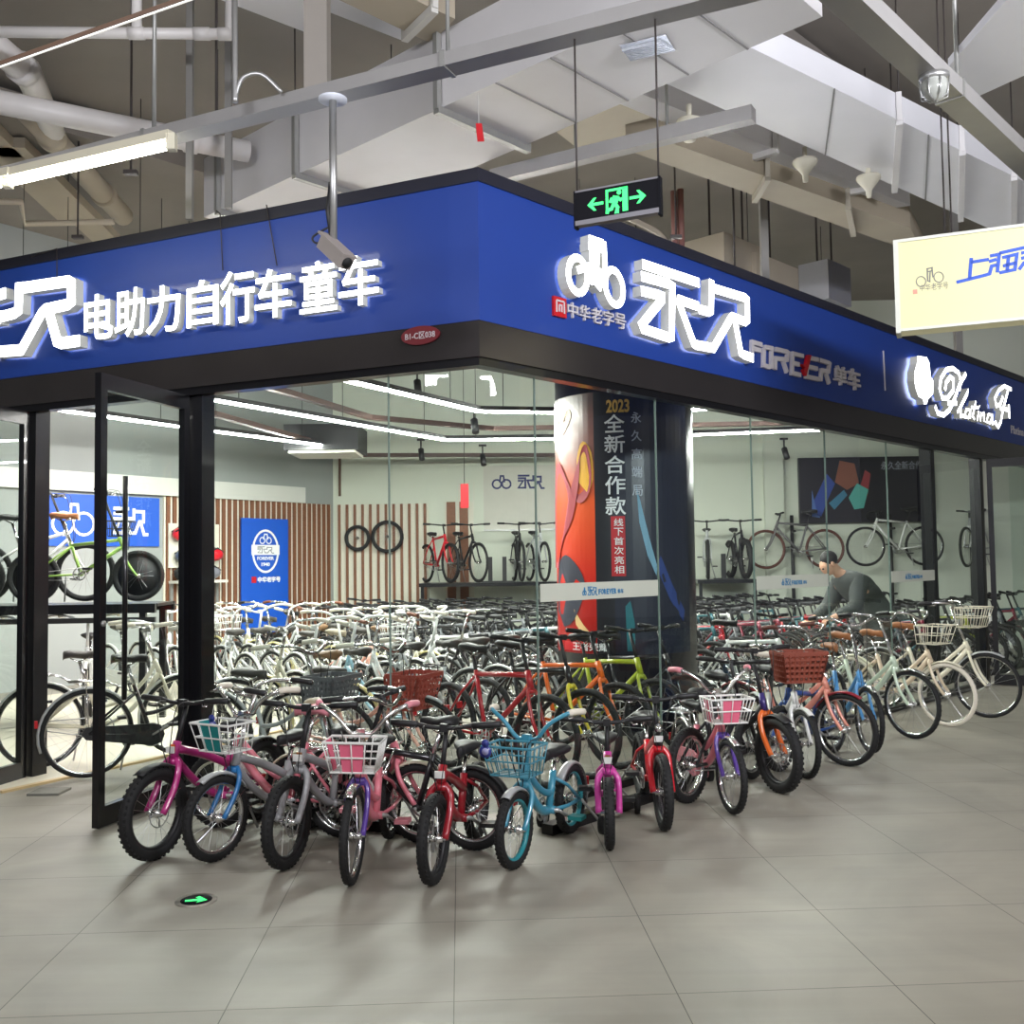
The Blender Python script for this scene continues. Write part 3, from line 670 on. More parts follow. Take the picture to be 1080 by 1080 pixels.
    if g('guard'):
        q = [BB + V((.09, 0, .0)), BB + V((.06, 0, .07)), BB + V((-.02, 0, .085)), RA + V((-.02, 0, .05)), RA + V((-.05, 0, 0)), RA + V((-.02, 0, -.04)), BB + V((.0, 0, -.08)), BB + V((.07, 0, -.06))]
        gd.prism([p + V((0, gy - .012, 0)) for p in q], (0, .018, 0), k['guard']); out.append(('chain_guard', gd, [], None))
    else:
        gd.tube([BB + V((0, gy, ring_r)), RA + V((0, gy, .035))], .004, STEEL, 4); gd.tube([BB + V((0, gy, -ring_r)), RA + V((0, gy, -.03))], .004, STEEL, 4); out.append(('chain', gd, [], None))
    if g('fender'):
        f1 = fender_mb(Rw + .014, tw * 1.15, R(g('fa', 195 if style == 'city' else 150)), R(60), k['fender']); f1.xf(SROT @ MX.Translation(FA)); 
        f2 = fender_mb(Rw + .014, tw * 1.15, R(200), R(40), g('fender_rear', k['fender'])); f2.xf(MX.Translation(RA))
        if hi:
            q = MB()
            for y in (-1, 1): q.tube([FA + V((0, y * .05, 0)), FA + V((math.cos(R(148)) * (Rw + .014), y * .02, math.sin(R(148)) * (Rw + .014)))], .0025, CHROME, 4)
            q.xf(SROT)
            sb = [('fender_stay', q, None)]
        else: sb = []
        out.append(('front_fender', f1, sb, g('fender_label')))
        q = MB(); q.box(RA + V((math.cos(R(165)) * (Rw + .035), 0, math.sin(R(165)) * (Rw + .035))), (.02, .045, .05), REDS)
        out.append(('rear_fender', f2, [('rear_reflector', q, None)], None))
    if g('rack'):
        q = MB(); z = RA.z + Rw + .06
        for y in (-.05, .05): q.tube([SC + V((0, y * .4, -.02)), V((RA.x + .1, y, z)), V((RA.x - .14, y, z))], .006, k['rack'], 5); q.tube([V((RA.x - .02, y, z)), RA + V((0, y * 1.2, 0))], .005, k['rack'], 5)
        for x in (-.13, -.05, .03, .1): q.tube([V((RA.x + x, -.05, z)), V((RA.x + x, .05, z))], .005, k['rack'], 5)
        out.append(('rear_rack', q, [], None))
    if g('basket'):
        kind, bm, pm = k['basket']; q = MB(); bz = g('basket_z', barz - .10); bx = cf.x + .05; bwid = g('basket_w', .14); bd = g('basket_d', .2); bh = g('basket_h', .15)
        def rect(t, ins=0): # t 0 bottom..1 top
            w_ = bwid * (.78 + .22 * t) - ins; x0 = bx + ins; x1 = bx + bd * (.8 + .2 * t) - ins; z = bz - bh + bh * t
            return [V((x0, -w_, z)), V((x1, -w_, z)), V((x1, w_, z)), V((x0, w_, z))]
        if kind == 'wire':
            for t in (0, .5, 1): q.tube(rect(t), .0045 if t < 1 else .0065, bm, 5, closed=True, smooth=False)
            a, b = rect(0), rect(1)
            for i in range(4):
                for s_ in (0, .25, .5, .75): q.tube([a[i].lerp(a[(i + 1) % 4], s_), b[i].lerp(b[(i + 1) % 4], s_)], .0035, bm, 4)
            for s_ in (.2, .4, .6, .8): q.tube([a[0].lerp(a[1], s_), a[3].lerp(a[2], s_)], .003, bm, 4)
            sb = []
            if pm:
                p_ = MB(); aa = [a[1].lerp(a[2], .28), a[1].lerp(a[2], .72), b[1].lerp(b[2], .72), b[1].lerp(b[2], .28)]; p_.prism([v + V((-.004, 0, 0)) for v in aa], (-.004, 0, 0), pm)
                p_.prism([v + V((0, .004, 0)) for v in (a[0].lerp(a[1], .3), a[0].lerp(a[1], .7), b[0].lerp(b[1], .7), b[0].lerp(b[1], .3))], (0, .004, 0), pm); sb = [('basket_panel', p_, 'coloured panel inside the wire basket')]
        else:
            a, b = rect(0), rect(1)
            for i in range(4):
                for s_ in range(9): q.beam(a[i].lerp(a[(i + 1) % 4], s_ / 8), b[i].lerp(b[(i + 1) % 4], s_ / 8), .018, .006, bm)
                for t in (0, .2, .4, .6, .8, 1):
                    r_ = rect(t); q.beam(r_[i], r_[(i + 1) % 4], .006, .02 if t < 1 else .03, bm)
            q.prism([v for v in a], (0, 0, .005), bm); sb = []
        q.xf(SROT)
        for s_ in sb: s_[1].xf(SROT)
        out.append(('basket', q, sb, g('basket_label')))
    if g('training'):
        for y in (-1, 1):
            q = MB(); wr = .06; c_ = RA + V((-.03, y * .19, wr - Rw + .004)); q.tube([RA + V((0, y * .07, 0)), RA + V((-.01, y * .09, -.03)), c_ + V((0, -y * .035, .02)), c_], .008, g('armm', STEEL), 6)
            b = MB(); b.cyl(c_ - V((0, .016, 0)), c_ + V((0, .016, 0)), wr, BLACK, 18); b.cyl(c_ - V((0, .019, 0)), c_ + V((0, .019, 0)), wr * .55, k['training'], 14)
            out.append(('training_wheel_arm', q, [('training_wheel', b, None)], None))
    else:
        q = MB(); p = BB.lerp(RA, .35) + V((0, .05, 0)); q.tube([p, V((p.x - .04, .13, .008))], .008, STEEL, 6); out.append(('kickstand', q, [], None))
    if g('hang_tag'):
        q = MB(); c_ = cf + V((.02, g('tag_y', -.16), -.11)); q.cyl(c_ + V((0, 0, 0)), c_ + V((.003, 0, 0)), .032, paint(38, 50, 130), 14); q.cyl(c_ + V((-.001, 0, .04)), c_ + V((.003, 0, .04)), .02, paint(38, 50, 130), 12); q.cyl(c_ + V((.0029, 0, 0)), c_ + V((.0035, 0, 0)), .018, plain(150, 150, 190), 12)
        q.tube([c_ + V((0, 0, .05)), cf + V((0, g('tag_y', -.16), 0))], .0015, WHITEP, 3); q.xf(SROT); out.append(('hang_tag', q, [], 'blue hang tag'))
    if g('lamp'):
        q = MB(); c_ = ht + perp * .06; q.cyl(c_ - perp * .03, c_ + perp * .02, .02, SATIN, 12, .028); q.cyl(c_ + perp * .02, c_ + perp * .024, .025, CHROME, 12); q.xf(SROT); out.append(('head_lamp', q, [], None))
    return out
def make_bike(k, name, loc, heading, label, group=None, cat='bicycle', lean=0.0):
    """heading in degrees clockwise from straight ahead (+Y); loc = ground point midway between the wheels"""
    root = empty(name, loc, R(90 - heading), label, cat, group)
    if lean: root.rotation_euler = (lean, 0, R(90 - heading))
    for nm, mb, subs, lb in bike_meshes(k):
        o = mb.build(nm, root)
        if lb: o['label'] = lb
        for sn, sm_, sl in subs:
            c = sm_.build(sn, o)
            if sl: c['label'] = sl
    return root
def bike_at_wheel(k, px, py, heading, label, name='kids_bicycle', group=None):
    c = onz(px, py); h = V((math.sin(R(heading)), math.cos(R(heading)), 0))
    return make_bike(k, name, c - h * (k['wb'] / 2), heading, label, group)
# paints
FUCHSIA = paint(176, 40, 118); SKY = paint(36, 110, 170); GREYP = paint(150, 150, 152); PINK = paint(226, 128, 142); VIOLET = paint(88, 58, 150); DRED = paint(150, 20, 34)
AQUA = paint(62, 140, 165); MAGENTA = paint(196, 60, 150); RED = paint(205, 24, 40); ORANGE = paint(226, 104, 30); PURP = paint(56, 44, 110); CREAM = paint(226, 220, 196)
SALMON = paint(226, 148, 128); LBLUE = paint(84, 150, 205); MINT = paint(198, 214, 190); BEIGE = paint(214, 196, 168); LIME = paint(160, 172, 40); NAVY = paint(36, 42, 70); BROWN = plain(112, 62, 36); TANS = plain(150, 96, 56)
BASKETB = plain(128, 58, 40); PINKS = plain(220, 140, 150); BLACKP = paint(26, 26, 30); WHITEB = paint(226, 226, 222); SILV = paint(172, 174, 174)
K = lambda **a: a
kid = K(R=.215, wb=.80, tw=.025, bar_h=.74, seat_h=.56, hl=.09, style='kid', fat=.019, bw=.26, sl=.22, sw=.16)
front = [  # (spec, wheel px, heading, label)
 (K(**{**kid, 'R': .245, 'wb': .9, 'tw': .033, 'bar_h': .80, 'seat_h': .62, 'frame': FUCHSIA, 'thick_fork': 1, 'disc': 1, 'rim': SATIN, 'fender': SATIN, 'bw': .30, 'reflector': 1, 'hang_tag': 1, 'tag_y': .22, 'badge': ORANGE}), 163, 907, 203, 'fuchsia kids bicycle with black fat tyre, nearest the open door'),
 (K(**{**kid, 'R': .225, 'wb': .82, 'bar_h': .74, 'frame': GREYP, 'fork': SKY, 'fork_label': 'blue fork', 'bar': 'high', 'barm': CHROME, 'grip': GRIPW, 'fender': SILV, 'basket': ('wire', WHITEP, TEAL), 'basket_label': 'white wire basket', 'basket_z': .72, 'training': WHITEP}), 228, 908, 210, 'kids bicycle with blue fork and white wire basket with teal panels'),
 (K(**{**kid, 'R': .235, 'wb': .86, 'tw': .030, 'bar_h': .79, 'seat_h': .6, 'frame': GREYP, 'thick_fork': 1, 'disc': 1, 'rim': SATIN, 'reflector': 1, 'bw': .29, 'lamp': 0, 'badge': TANS}), 303, 916, 196, 'grey kids bicycle with black flat bar and white head reflector'),
 (K(**{**kid, 'R': .23, 'wb': .82, 'tw': .022, 'bar_h': .70, 'seat_h': .58, 'frame': PINK, 'style': 'girl', 'fork': VIOLET, 'fork_label': 'violet fork', 'bar': 'high', 'barm': CHROME, 'grip': PINKS, 'fender': CHROME, 'basket': ('wire', WHITEP, PINKP), 'basket_label': 'white wire basket', 'basket_z': .69, 'pedal': PINKS, 'rack': CHROME, 'steer': .05, 'guard': PINKS, 'training': PINKS}), 372, 932, 186, 'pink and violet kids bicycle with white basket, left of the dark red one'),
 (K(**{**kid, 'R': .215, 'wb': .80, 'tw': .028, 'bar_h': .72, 'seat_h': .55, 'frame': DRED, 'thick_fork': 1, 'reflector': 1, 'rim': SATIN, 'bw': .29, 'hang_tag': 1, 'tag_y': .22}), 458, 932, 193, 'dark red kids bicycle with flat black bar'),
 (K(**{**kid, 'R': .195, 'wb': .74, 'bar_h': .63, 'seat_h': .50, 'frame': AQUA, 'style': 'girl', 'rim': paint(40, 140, 150), 'bar': 'high', 'barm': AQUA, 'grip': GRIPW, 'fender': SILV, 'basket': ('wire', paint(70, 140, 160), None), 'basket_z': .62, 'pedal': plain(20, 120, 120), 'training': SILV}), 543, 916, 206, 'blue kids bicycle with blue wire basket and training wheels'),
 (K(**{**kid, 'R': .19, 'wb': .72, 'tw': .028, 'bar_h': .65, 'seat_h': .50, 'frame': MAGENTA, 'thick_fork': 1, 'reflector': 1, 'rim': SATIN, 'training': SATIN, 'badge': TANS}), 643, 895, 184, 'magenta kids bicycle with training wheels and black bar'),
 (K(**{**kid, 'R': .215, 'wb': .78, 'tw': .030, 'bar_h': .72, 'seat_h': .56, 'frame': RED, 'headm': BLACKP, 'thick_fork': 1, 'reflector': 1, 'lamp': 1, 'rim': SATIN, 'training': SATIN}), 700, 875, 178, 'bright red kids bicycle with small head lamp and training wheels'),
 (K(**{**kid, 'R': .225, 'wb': .84, 'tw': .022, 'bar_h': .72, 'seat_h': .58, 'frame': PINK, 'style': 'girl', 'fork': VIOLET, 'fork_label': 'violet fork', 'bar': 'high', 'barm': CHROME, 'grip': PINKS, 'fender': CHROME, 'basket': ('wire', WHITEP, PINKP), 'basket_label': 'white wire basket', 'basket_z': .70, 'training': PINKS, 'guard': PINKS, 'rack': CHROME}), 772, 858, 170, 'pink and violet kids bicycle with white basket, beside the orange fork'),
 (K(**{**kid, 'R': .25, 'wb': .95, 'tw': .035, 'bar_h': .92, 'seat_h': .70, 'frame': BLACKP, 'headm': PURP, 'fork': ORANGE, 'fork_label': 'orange fork', 'thick_fork': 1, 'disc': 1, 'rim': SATIN, 'fender': SATIN, 'bw': .30, 'style': 'mtb', 'hl': .12}), 822, 836, 160, 'black youth mountain bicycle with orange fork and fat tyre'),
 (K(**{**kid, 'R': .24, 'wb': .9, 'tw': .022, 'bar_h': .86, 'seat_h': .70, 'frame': WHITEB, 'style': 'girl', 'bar': 'city', 'barm': CHROME, 'fender': WHITEB, 'basket': ('solid', BASKETB, None), 'basket_label': 'brown plastic basket', 'basket_z': .88, 'basket_w': .17, 'basket_d': .24, 'basket_h': .20, 'rack': CHROME}), 850, 821, 172, 'white girls bicycle carrying a large brown plastic basket'),
 (K(**{**kid, 'R': .27, 'wb': .98, 'tw': .022, 'bar_h': .98, 'seat_h': .80, 'frame': SALMON, 'style': 'girl', 'bar': 'city', 'barm': CHROME, 'grip': plain(92, 50, 40), 'saddle': GRIPW, 'fender': paint(140, 30, 46), 'fender_label': 'maroon fender', 'rack': CHROME, 'sw': .2, 'bw': .26}), 893, 808, 140, 'salmon pink city bicycle with maroon fender and cream saddle'),
 (K(**{**kid, 'R': .26, 'wb': .96, 'tw': .021, 'bar_h': 1.0, 'seat_h': .78, 'frame': LBLUE, 'style': 'girl', 'bar': 'city', 'barm': CHROME, 'saddle': TANS, 'fender': CHROME, 'rack': CHROME, 'bw': .26}), 918, 794, 176, 'light blue city bicycle with tan saddle and chrome swept bars'),
 (K(**{**kid, 'R': .29, 'wb': 1.0, 'tw': .020, 'bar_h': 1.0, 'seat_h': .84, 'frame': MINT, 'style': 'girl', 'bar': 'city', 'barm': CHROME, 'saddle': TANS, 'fender': CHROME, 'rack': CHROME, 'bw': .26}), 963, 779, 150, 'pale green city bicycle with brown saddle and black tyre'),
 (K(**{**kid, 'R': .29, 'wb': 1.0, 'tw': .020, 'bar_h': .98, 'seat_h': .82, 'frame': BEIGE, 'style': 'girl', 'tyre': GRIPW, 'bar': 'city', 'barm': CHROME, 'saddle': TANS, 'fender': CREAM, 'basket': ('wire', CREAM, None), 'basket_z': .92, 'basket_w': .16, 'basket_d': .24, 'basket_h': .17, 'rack': CHROME}), 1000, 766, 143, 'beige city bicycle with cream tyres and a wire basket'),
 (K(**{**kid, 'R': .31, 'wb': 1.05, 'tw': .019, 'bar_h': 1.05, 'seat_h': .86, 'frame': CREAM, 'style': 'girl', 'bar': 'city', 'barm': CHROME, 'saddle': TANS, 'fender': SILV, 'basket': ('wire', CREAM, None), 'basket_z': 1.06, 'basket_w': .17, 'basket_d': .26, 'basket_h': .19, 'rack': CHROME}), 1043, 757, 131, 'cream city bicycle with black tyres and wire basket at right end'),
]
for i, (k, x, y, h, lab) in enumerate(front): bike_at_wheel(k, x, y, h, lab, 'kids_bicycle' if k['R'] < .25 else 'city_bicycle', 'bicycles lined up in front of the shop')
# second rank behind the front row, seen between it
second = [
 (K(**{**kid, 'R': .22, 'wb': .82, 'bar_h': .80, 'seat_h': .72, 'frame': PINK, 'style': 'girl', 'bar': 'city', 'barm': CHROME, 'saddle': PINKS, 'fender': WHITEP, 'rack': CHROME}), CO + UL * 1.10 + NL * .50, 288, 'pink kids bicycle with pink saddle behind the grey one'),
 (K(**{**kid, 'R': .22, 'wb': .8, 'bar_h': .76, 'seat_h': .74, 'frame': PINK, 'style': 'girl', 'bar': 'city', 'barm': CHROME, 'saddle': plain(150, 138, 112), 'fender': CREAM, 'rack': CHROME}), CO + UL * .62 + NL * .40, 112, 'pink kids bicycle with khaki saddle behind the violet fork'),
 (K(**{**kid, 'R': .22, 'wb': .8, 'bar_h': .80, 'seat_h': .68, 'frame': BLACKP, 'style': 'mtb', 'tw': .028, 'fender': SATIN, 'bw': .27}), CO + UL * .28 + NL * .42, 292, 'black youth bicycle behind the dark red kids bicycle'),
 (K(**{**kid, 'R': .24, 'wb': .88, 'bar_h': .84, 'seat_h': .68, 'frame': BLACKP, 'fork': SATIN, 'style': 'mtb', 'tw': .03, 'bw': .28}), PR(1.75, -.50), 40, 'black youth mountain bicycle behind the bright red one'),
 (K(**{**kid, 'R': .24, 'wb': .9, 'bar_h': .86, 'seat_h': .70, 'frame': paint(40, 80, 150), 'style': 'mtb', 'tw': .028, 'bw': .28}), PR(3.0, -.48), 222, 'blue youth bicycle behind the brown basket'),
]
for k, p, h, lab in second: make_bike(k, 'kids_bicycle', (p.x, p.y, 0), h, lab, 'second rank of bicycles by the glass')

# ================================================================ INSIDE THE SHOP
ORD = ['first', 'second', 'third', 'fourth', 'fifth', 'sixth', 'seventh', 'eighth', 'ninth', 'tenth', 'eleventh', 'twelfth', 'thirteenth', 'fourteenth', 'fifteenth', 'sixteenth', 'seventeenth', 'eighteenth', 'nineteenth', 'twentieth'] + ['twenty-' + w for w in ('first', 'second', 'third', 'fourth', 'fifth', 'sixth', 'seventh', 'eighth', 'ninth')] + ['thirtieth'] + ['thirty-' + w for w in ('first', 'second', 'third', 'fourth', 'fifth', 'sixth')]
city = K(R=.325, wb=1.06, tw=.018, bar_h=1.04, seat_h=.86, hl=.13, style='city', fat=.017, bw=.27, bar='city', barm=CHROME, grip=GRIPW, hi=False, sl=.26, sw=.2, saddle=plain(60, 56, 52), cs=.45, bbz=.28)
mtb = K(R=.325, wb=1.06, tw=.024, bar_h=1.0, seat_h=.92, hl=.13, style='mtb', fat=.019, bw=.31, bar='flat', barm=SATIN, grip=SATIN, hi=False, sl=.27, sw=.15, cs=.44, bbz=.29, stl=.46, rim=SATIN, postm=SATIN)
ARCH = {
 'w1': (K(**{**city, 'frame': WHITEB, 'fender': WHITEB, 'barm': WHITEP, 'guard': WHITEB}), 'white city bicycle with cream grips'),
 'w2': (K(**{**city, 'frame': CREAM, 'fender': paint(228, 214, 150), 'saddle': plain(120, 90, 60), 'rack': CHROME}), 'cream city bicycle with yellowish fenders'),
 'w3': (K(**{**city, 'frame': SILV, 'fender': SILV, 'basket': ('wire', WHITEP, None), 'basket_z': 1.0}), 'silver city bicycle with wire basket'),
 'w4': (K(**{**city, 'frame': paint(150, 190, 205), 'fender': WHITEB, 'barm': WHITEP, 'rack': CHROME}), 'pale blue city bicycle with white fenders'),
 'w5': (K(**{**city, 'frame': paint(236, 178, 160), 'fender': WHITEB, 'saddle': plain(150, 140, 120), 'barm': WHITEP}), 'peach city bicycle with white fenders'),
 'w6': (K(**{**city, 'frame': WHITEB, 'fork': SILV, 'fender': BLACKP, 'tyre': BLACK, 'rack': SATIN, 'grip': BROWN}), 'white city bicycle with black fenders'),
 'b1': (K(**{**city, 'frame': BLACKP, 'fender': SILV, 'grip': SATIN, 'rack': CHROME}), 'black city bicycle with silver fenders'),
 'm1': (K(**{**mtb, 'frame': paint(170, 26, 36)}), 'red mountain bicycle'),
 'm2': (K(**{**mtb, 'frame': BLACKP, 'fork': paint(220, 200, 50)}), 'black mountain bicycle with yellow fork'),
 'm3': (K(**{**mtb, 'frame': ORANGE}), 'orange mountain bicycle'),
 'm4': (K(**{**mtb, 'frame': LIME}), 'lime green mountain bicycle'),
 'm5': (K(**{**mtb, 'frame': WHITEB, 'fork': SATIN}), 'white mountain bicycle with dark fork'),
 'm6': (K(**{**mtb, 'frame': BLACKP}), 'all black mountain bicycle'),
 'm7': (K(**{**mtb, 'frame': paint(40, 90, 100), 'fork': SILV}), 'teal mountain bicycle with silver fork'),
 'm8': (K(**{**mtb, 'frame': paint(110, 112, 116), 'rim': CHROME}), 'grey mountain bicycle with bright rims'),
 'm9': (K(**{**mtb, 'frame': paint(120, 36, 54), 'rim': CHROME}), 'crimson mountain bicycle with bright rims'),
}
SRC = {}
def place(arch, p, heading, label, group, lean=0.0):
    k, d = ARCH[arch]
    if arch not in SRC:
        r = make_bike(k, 'mountain_bicycle' if arch[0] == 'm' else 'city_bicycle', p, heading, label, group); SRC[arch] = r
    else:
        r = copy_tree(SRC[arch]); r.location = p; r['label'] = label; r['group'] = group
    r.rotation_euler = (lean, 0, R(90 - heading)); return r
COLC = ony(660, 590, 9.7); COLC.z = 0; COLR = .66
DOORC = V((-2.75, 6.95, 0)); RKA = V((-8.0, 9.9, 0)); RKB = V((-3.5, 10.15, 0))
MANP = V((4.12, 11.4, 0))
def ok_spot(p, half=.85, side=.3, hd=133.7):
    h = V((math.sin(R(hd)), math.cos(R(hd)), 0))
    for s in (-half, 0, half):
        q = p + h * s
        if (q - COLC).length < COLR + .14: return False
        if (q - CO).dot(-NL) < (.95 if (q - CO).dot(UL) > -.1 else .38) or (q - CO).dot(-NR) < -.05: return False
        if (q - BC).dot(LN) < .45 or (q - BC).dot(FB.n) < .75: return False
        if (q - DOORC).length < 1.15: return False
        ab = RKB - RKA; t = max(0, min(1, (q - RKA).dot(ab) / ab.dot(ab)))
        if (q - (RKA + ab * t)).length < .75: return False
        if (q - MANP).length < .62 or ((q - MANP + V((.30, .85, 0))).length < .62) or ((q - MANP + V((.58, 1.65, 0))).length < .6): return False
    return True
rows = [('first row inside', .98, .40, ['m1', 'm2', 'm3', 'm4', 'm6', 'm5', 'm8', 'm6', 'm9', 'm7', 'm6']),
        ('second row inside', 2.55, .33, ['w2', 'w1', 'w4', 'w6', 'w3', 'w1', 'b1', 'm9', 'm6', 'm7', 'm1', 'm8']),
        ('third row inside', 4.05, .33, ['w1', 'w5', 'w3', 'w2', 'w1', 'w6', 'w4', 'm5', 'm6', 'm8', 'm7']),
        ('fourth row inside', 5.55, .33, ['w1', 'w3', 'w1', 'w2', 'w6', 'w5', 'b1', 'm6', 'm8', 'm6']),
        ('fifth row inside', 7.05, .34, ['w1', 'w1', 'w3', 'w6', 'w2', 'b1', 'm6', 'm8']),
        ('sixth row inside', 8.6, .36, ['w3', 'w1', 'w6', 'w1', 'b1', 'm6'])]
for ri, (rn, q, sp, al) in enumerate(rows):
    items = []; t = -.34 * q - .2; i = 0
    wl = [a for a in al if a[0] != 'm'] or al; ml = [a for a in al if a[0] == 'm'] or al
    while t < 12.5:
        p = PR(t, q + random.uniform(-.07, .07)); hd = 133.7 + random.uniform(-5, 5); dark = t > 3.2
        if ri and not dark and (ri % 2): hd += 180
        half = .85
        if ok_spot(p, half, .3, hd):
            x, y = toPx(p + V((0, 0, .9)))
            if -60 < x < 1130:
                pool = al if ri == 0 else (ml if dark else wl)
                items.append((x, pool[(i * 1 + (i // len(pool)) * 3) % len(pool)], p, hd)); i += 1
        t += sp * random.uniform(.95, 1.05)
    items.sort(key=lambda a: a[0])
    for n, (x, ar, p, hd) in enumerate(items):
        place(ar, p, hd, '%s, %s from left in %s' % (ARCH[ar][1], ORD[min(n, len(ORD) - 1)], rn), 'bicycles packed in the %s' % rn, random.uniform(-.09, -.03))
for bk, c_, u, o_, lab in (('grey', plain(92, 92, 96), 1.80, .40, 'silver city bicycle with grey plastic basket just inside the left window'), ('rust', plain(150, 62, 50), 1.32, .68, 'peach city bicycle with rust red plastic basket inside the left window')):
    k = K(**{**city, 'hi': True, 'nsp': 20, 'frame': SILV if bk == 'grey' else paint(236, 178, 160), 'fender': SILV, 'rack': CHROME, 'basket': ('solid', c_, None), 'basket_label': bk + ' plastic basket', 'bar_h': .96, 'seat_h': .80, 'basket_z': .80, 'basket_w': .17, 'basket_d': .26, 'basket_h': .22})
    p = CO + UL * u - NL * o_; make_bike(k, 'city_bicycle', p, 116, lab, 'bicycles just inside the left window')
# city bicycle in the doorway
k = K(**{**city, 'hi': True, 'nsp': 24, 'frame': BLACKP, 'fender': SILV, 'guard': SATIN, 'rack': CHROME, 'saddle': SATIN})
p = onz(92, 822); h = V((math.sin(R(60)), math.cos(R(60)), 0)); make_bike(k, 'city_bicycle', (p + h * .53) + V((0, 0, .012)), 60, 'black city bicycle with silver fenders parked right inside the doorway', 'bicycles at the door')
k = K(**{**city, 'hi': True, 'nsp': 20, 'frame': CREAM, 'fender': WHITEB, 'rack': CHROME})
p = onz(42, 812); p += V((0, 0, .012)); make_bike(k, 'city_bicycle', p + h * .53, 62, 'cream city bicycle behind left door post, beside the black one', 'bicycles at the door')

# ---------------------------------------------------------------- slatted wall, panels, banners
WOOD = mat('slat_wood', sR(120, 76, 50), .55, noise=.25, nscale=18)
BACKW = mat('slat_backing', sR(214, 210, 196), .7, noise=.04)
def slats(F, x0, x1, z1, pitch, w, label, name='slat_panel'):
    r = empty(name, F.at(x0, 0), 0, label, 'wall panel'); o = F.at(x0, 0)
    mb = MB(); F.box(mb, x0, 0.0, x1, z1, .0, .02, BACKW); mb.xf(MX.Translation(-o)); mb.build('backing_board', r)
    mb = MB(); x = x0 + .03
    while x < x1 - w: F.box(mb, x, .0, x + w, z1, .02, .05, WOOD); x += pitch
    mb.xf(MX.Translation(-o)); mb.build('slats', r)
xs = FW_L.px(172, 560)[0]
slats(FW_L, xs, -.08, 2.60, .11, .058, 'brown slatted panel on the left wall behind the blue poster')
xb = FB.px(452, 590)[0]
slats(FB, .06, xb, 2.60, .135, .045, 'sparse brown slatted panel on back wall behind the hanging wheels')
slats(FB, FB.px(470, 590)[0], FB.px(500, 590)[0], 2.62, .22, .15, 'short dark brown slatted panel right of the hanging wheels')
mb = MB(); x0 = FW_L.px(-60, 520)[0]; x1 = FW_L.px(318, 525)[0]
FW_L.box(mb, x0, 2.60, x1, 2.86, .0, .10, mat('pelmet_white', sR(206, 206, 200), .5, noise=.03)); tag(mb.build('wall_pelmet', None, FW_L.at(x1, 2.60)), 'long white pelmet box along the top of left wall panels', 'pelmet')
BBLUE = mat('banner_blue', sR(14, 82, 190), .5, noise=.05, nscale=3)
LET = mat('banner_white', sR(240, 240, 240), .5, noise=.02)
# wide blue banner
x0, za = FW_L.px(38, 566, .03); x1, zb = FW_L.px(168, 517, .03); za = 1.86; zb = 2.56
mb = MB(); FW_L.box(mb, x0, za, x1, zb, .01, .035, BBLUE); o = mb.build('wall_banner', None, FW_L.at(x0, za)); tag(o, 'wide blue banner with white logotype behind the display rack', 'banner')
mb = MB(); wd = x1 - x0; logo2(mb, FW_L, x0 + wd * .60, za + .17, wd * .3, .36, .036, LET, .045)
mb.build('banner_lettering', o).location = -V(o.location); mb = MB()
for cx in (.2, .36): FW_L.stroke(mb, [(x0 + wd * cx + .15 * math.cos(t), za + .3 + .15 * math.sin(t)) for t in [2 * math.pi * q / 16 for q in range(17)]], .035, .036, .038, LET)
FW_L.stroke(mb, [(x0 + wd * .25, za + .35), (x0 + wd * .26, za + .56), (x0 + wd * .31, za + .56), (x0 + wd * .32, za + .35)], .035, .036, .038, LET); mb.build('banner_emblem', o).location = -V(o.location)
# portrait blue poster with oval badge, standing in front of the slats
x0 = FW_L.px(255, 590, .12)[0]; x1 = FW_L.px(304, 590, .12)[0]; zb = FW_L.px(280, 547, .12)[1]
mb = MB(); FW_L.box(mb, x0, .5, x1, zb, .09, .12, BBLUE); FW_L.box(mb, x0 + .1, 0, x0 + .16, .5, .09, .12, STEEL); FW_L.box(mb, x1 - .16, 0, x1 - .1, .5, .09, .12, STEEL)
o = mb.build('standing_poster', None, FW_L.at(x0, 0)); tag(o, 'upright blue poster with white oval badge before the slats', 'poster')
mb = MB(); cx = (x0 + x1) / 2; w_ = x1 - x0; cz = zb - .52
FW_L.stroke(mb, [(cx + w_ * .27 * math.cos(t), cz + .33 * math.sin(t)) for t in [2 * math.pi * q / 28 for q in range(29)]], .035, .121, .124, LET)
FW_L.box(mb, cx - w_ * .30, cz - .06, cx + w_ * .30, cz + .10, .122, .125, LET); logo2(mb, FW_L, cx - w_ * .18, cz - .03, w_ * .36, .10, .126, mat('badge_grey', sR(150, 150, 155), .5), .016)
for q in (-1, 1): FW_L.stroke(mb, [(cx + q * w_ * .07 + .05 * math.cos(t), cz + .17 + .05 * math.sin(t)) for t in [2 * math.pi * k / 12 for k in range(13)]], .016, .121, .124, LET)
FW_L.stroke(mb, [(cx - w_ * .05, cz + .19), (cx - .02, cz + .27), (cx + .03, cz + .27), (cx + w_ * .05, cz + .19)], .02, .121, .124, LET)
text(mb, 'FOREVER', FW_L.fit(cx - w_ * .18, cz - .14, cx + w_ * .18, cz - .085), (.121, .124), LET, None, .03); text(mb, '1940', FW_L.fit(cx - w_ * .09, cz - .24, cx + w_ * .09, cz - .18), (.121, .124), LET, None, .03)
mb.build('oval_badge', o).location = -V(o.location)
mb = MB(); FW_L.box(mb, cx - w_ * .30, cz - .50, cx - w_ * .2, cz - .40, .121, .124, REDS); text(mb, '中华老字号', FW_L.fit(cx - w_ * .17, cz - .495, cx + w_ * .32, cz - .405), (.121, .124), LET, None, .04); mb.build('seal_line', o).location = -V(o.location)
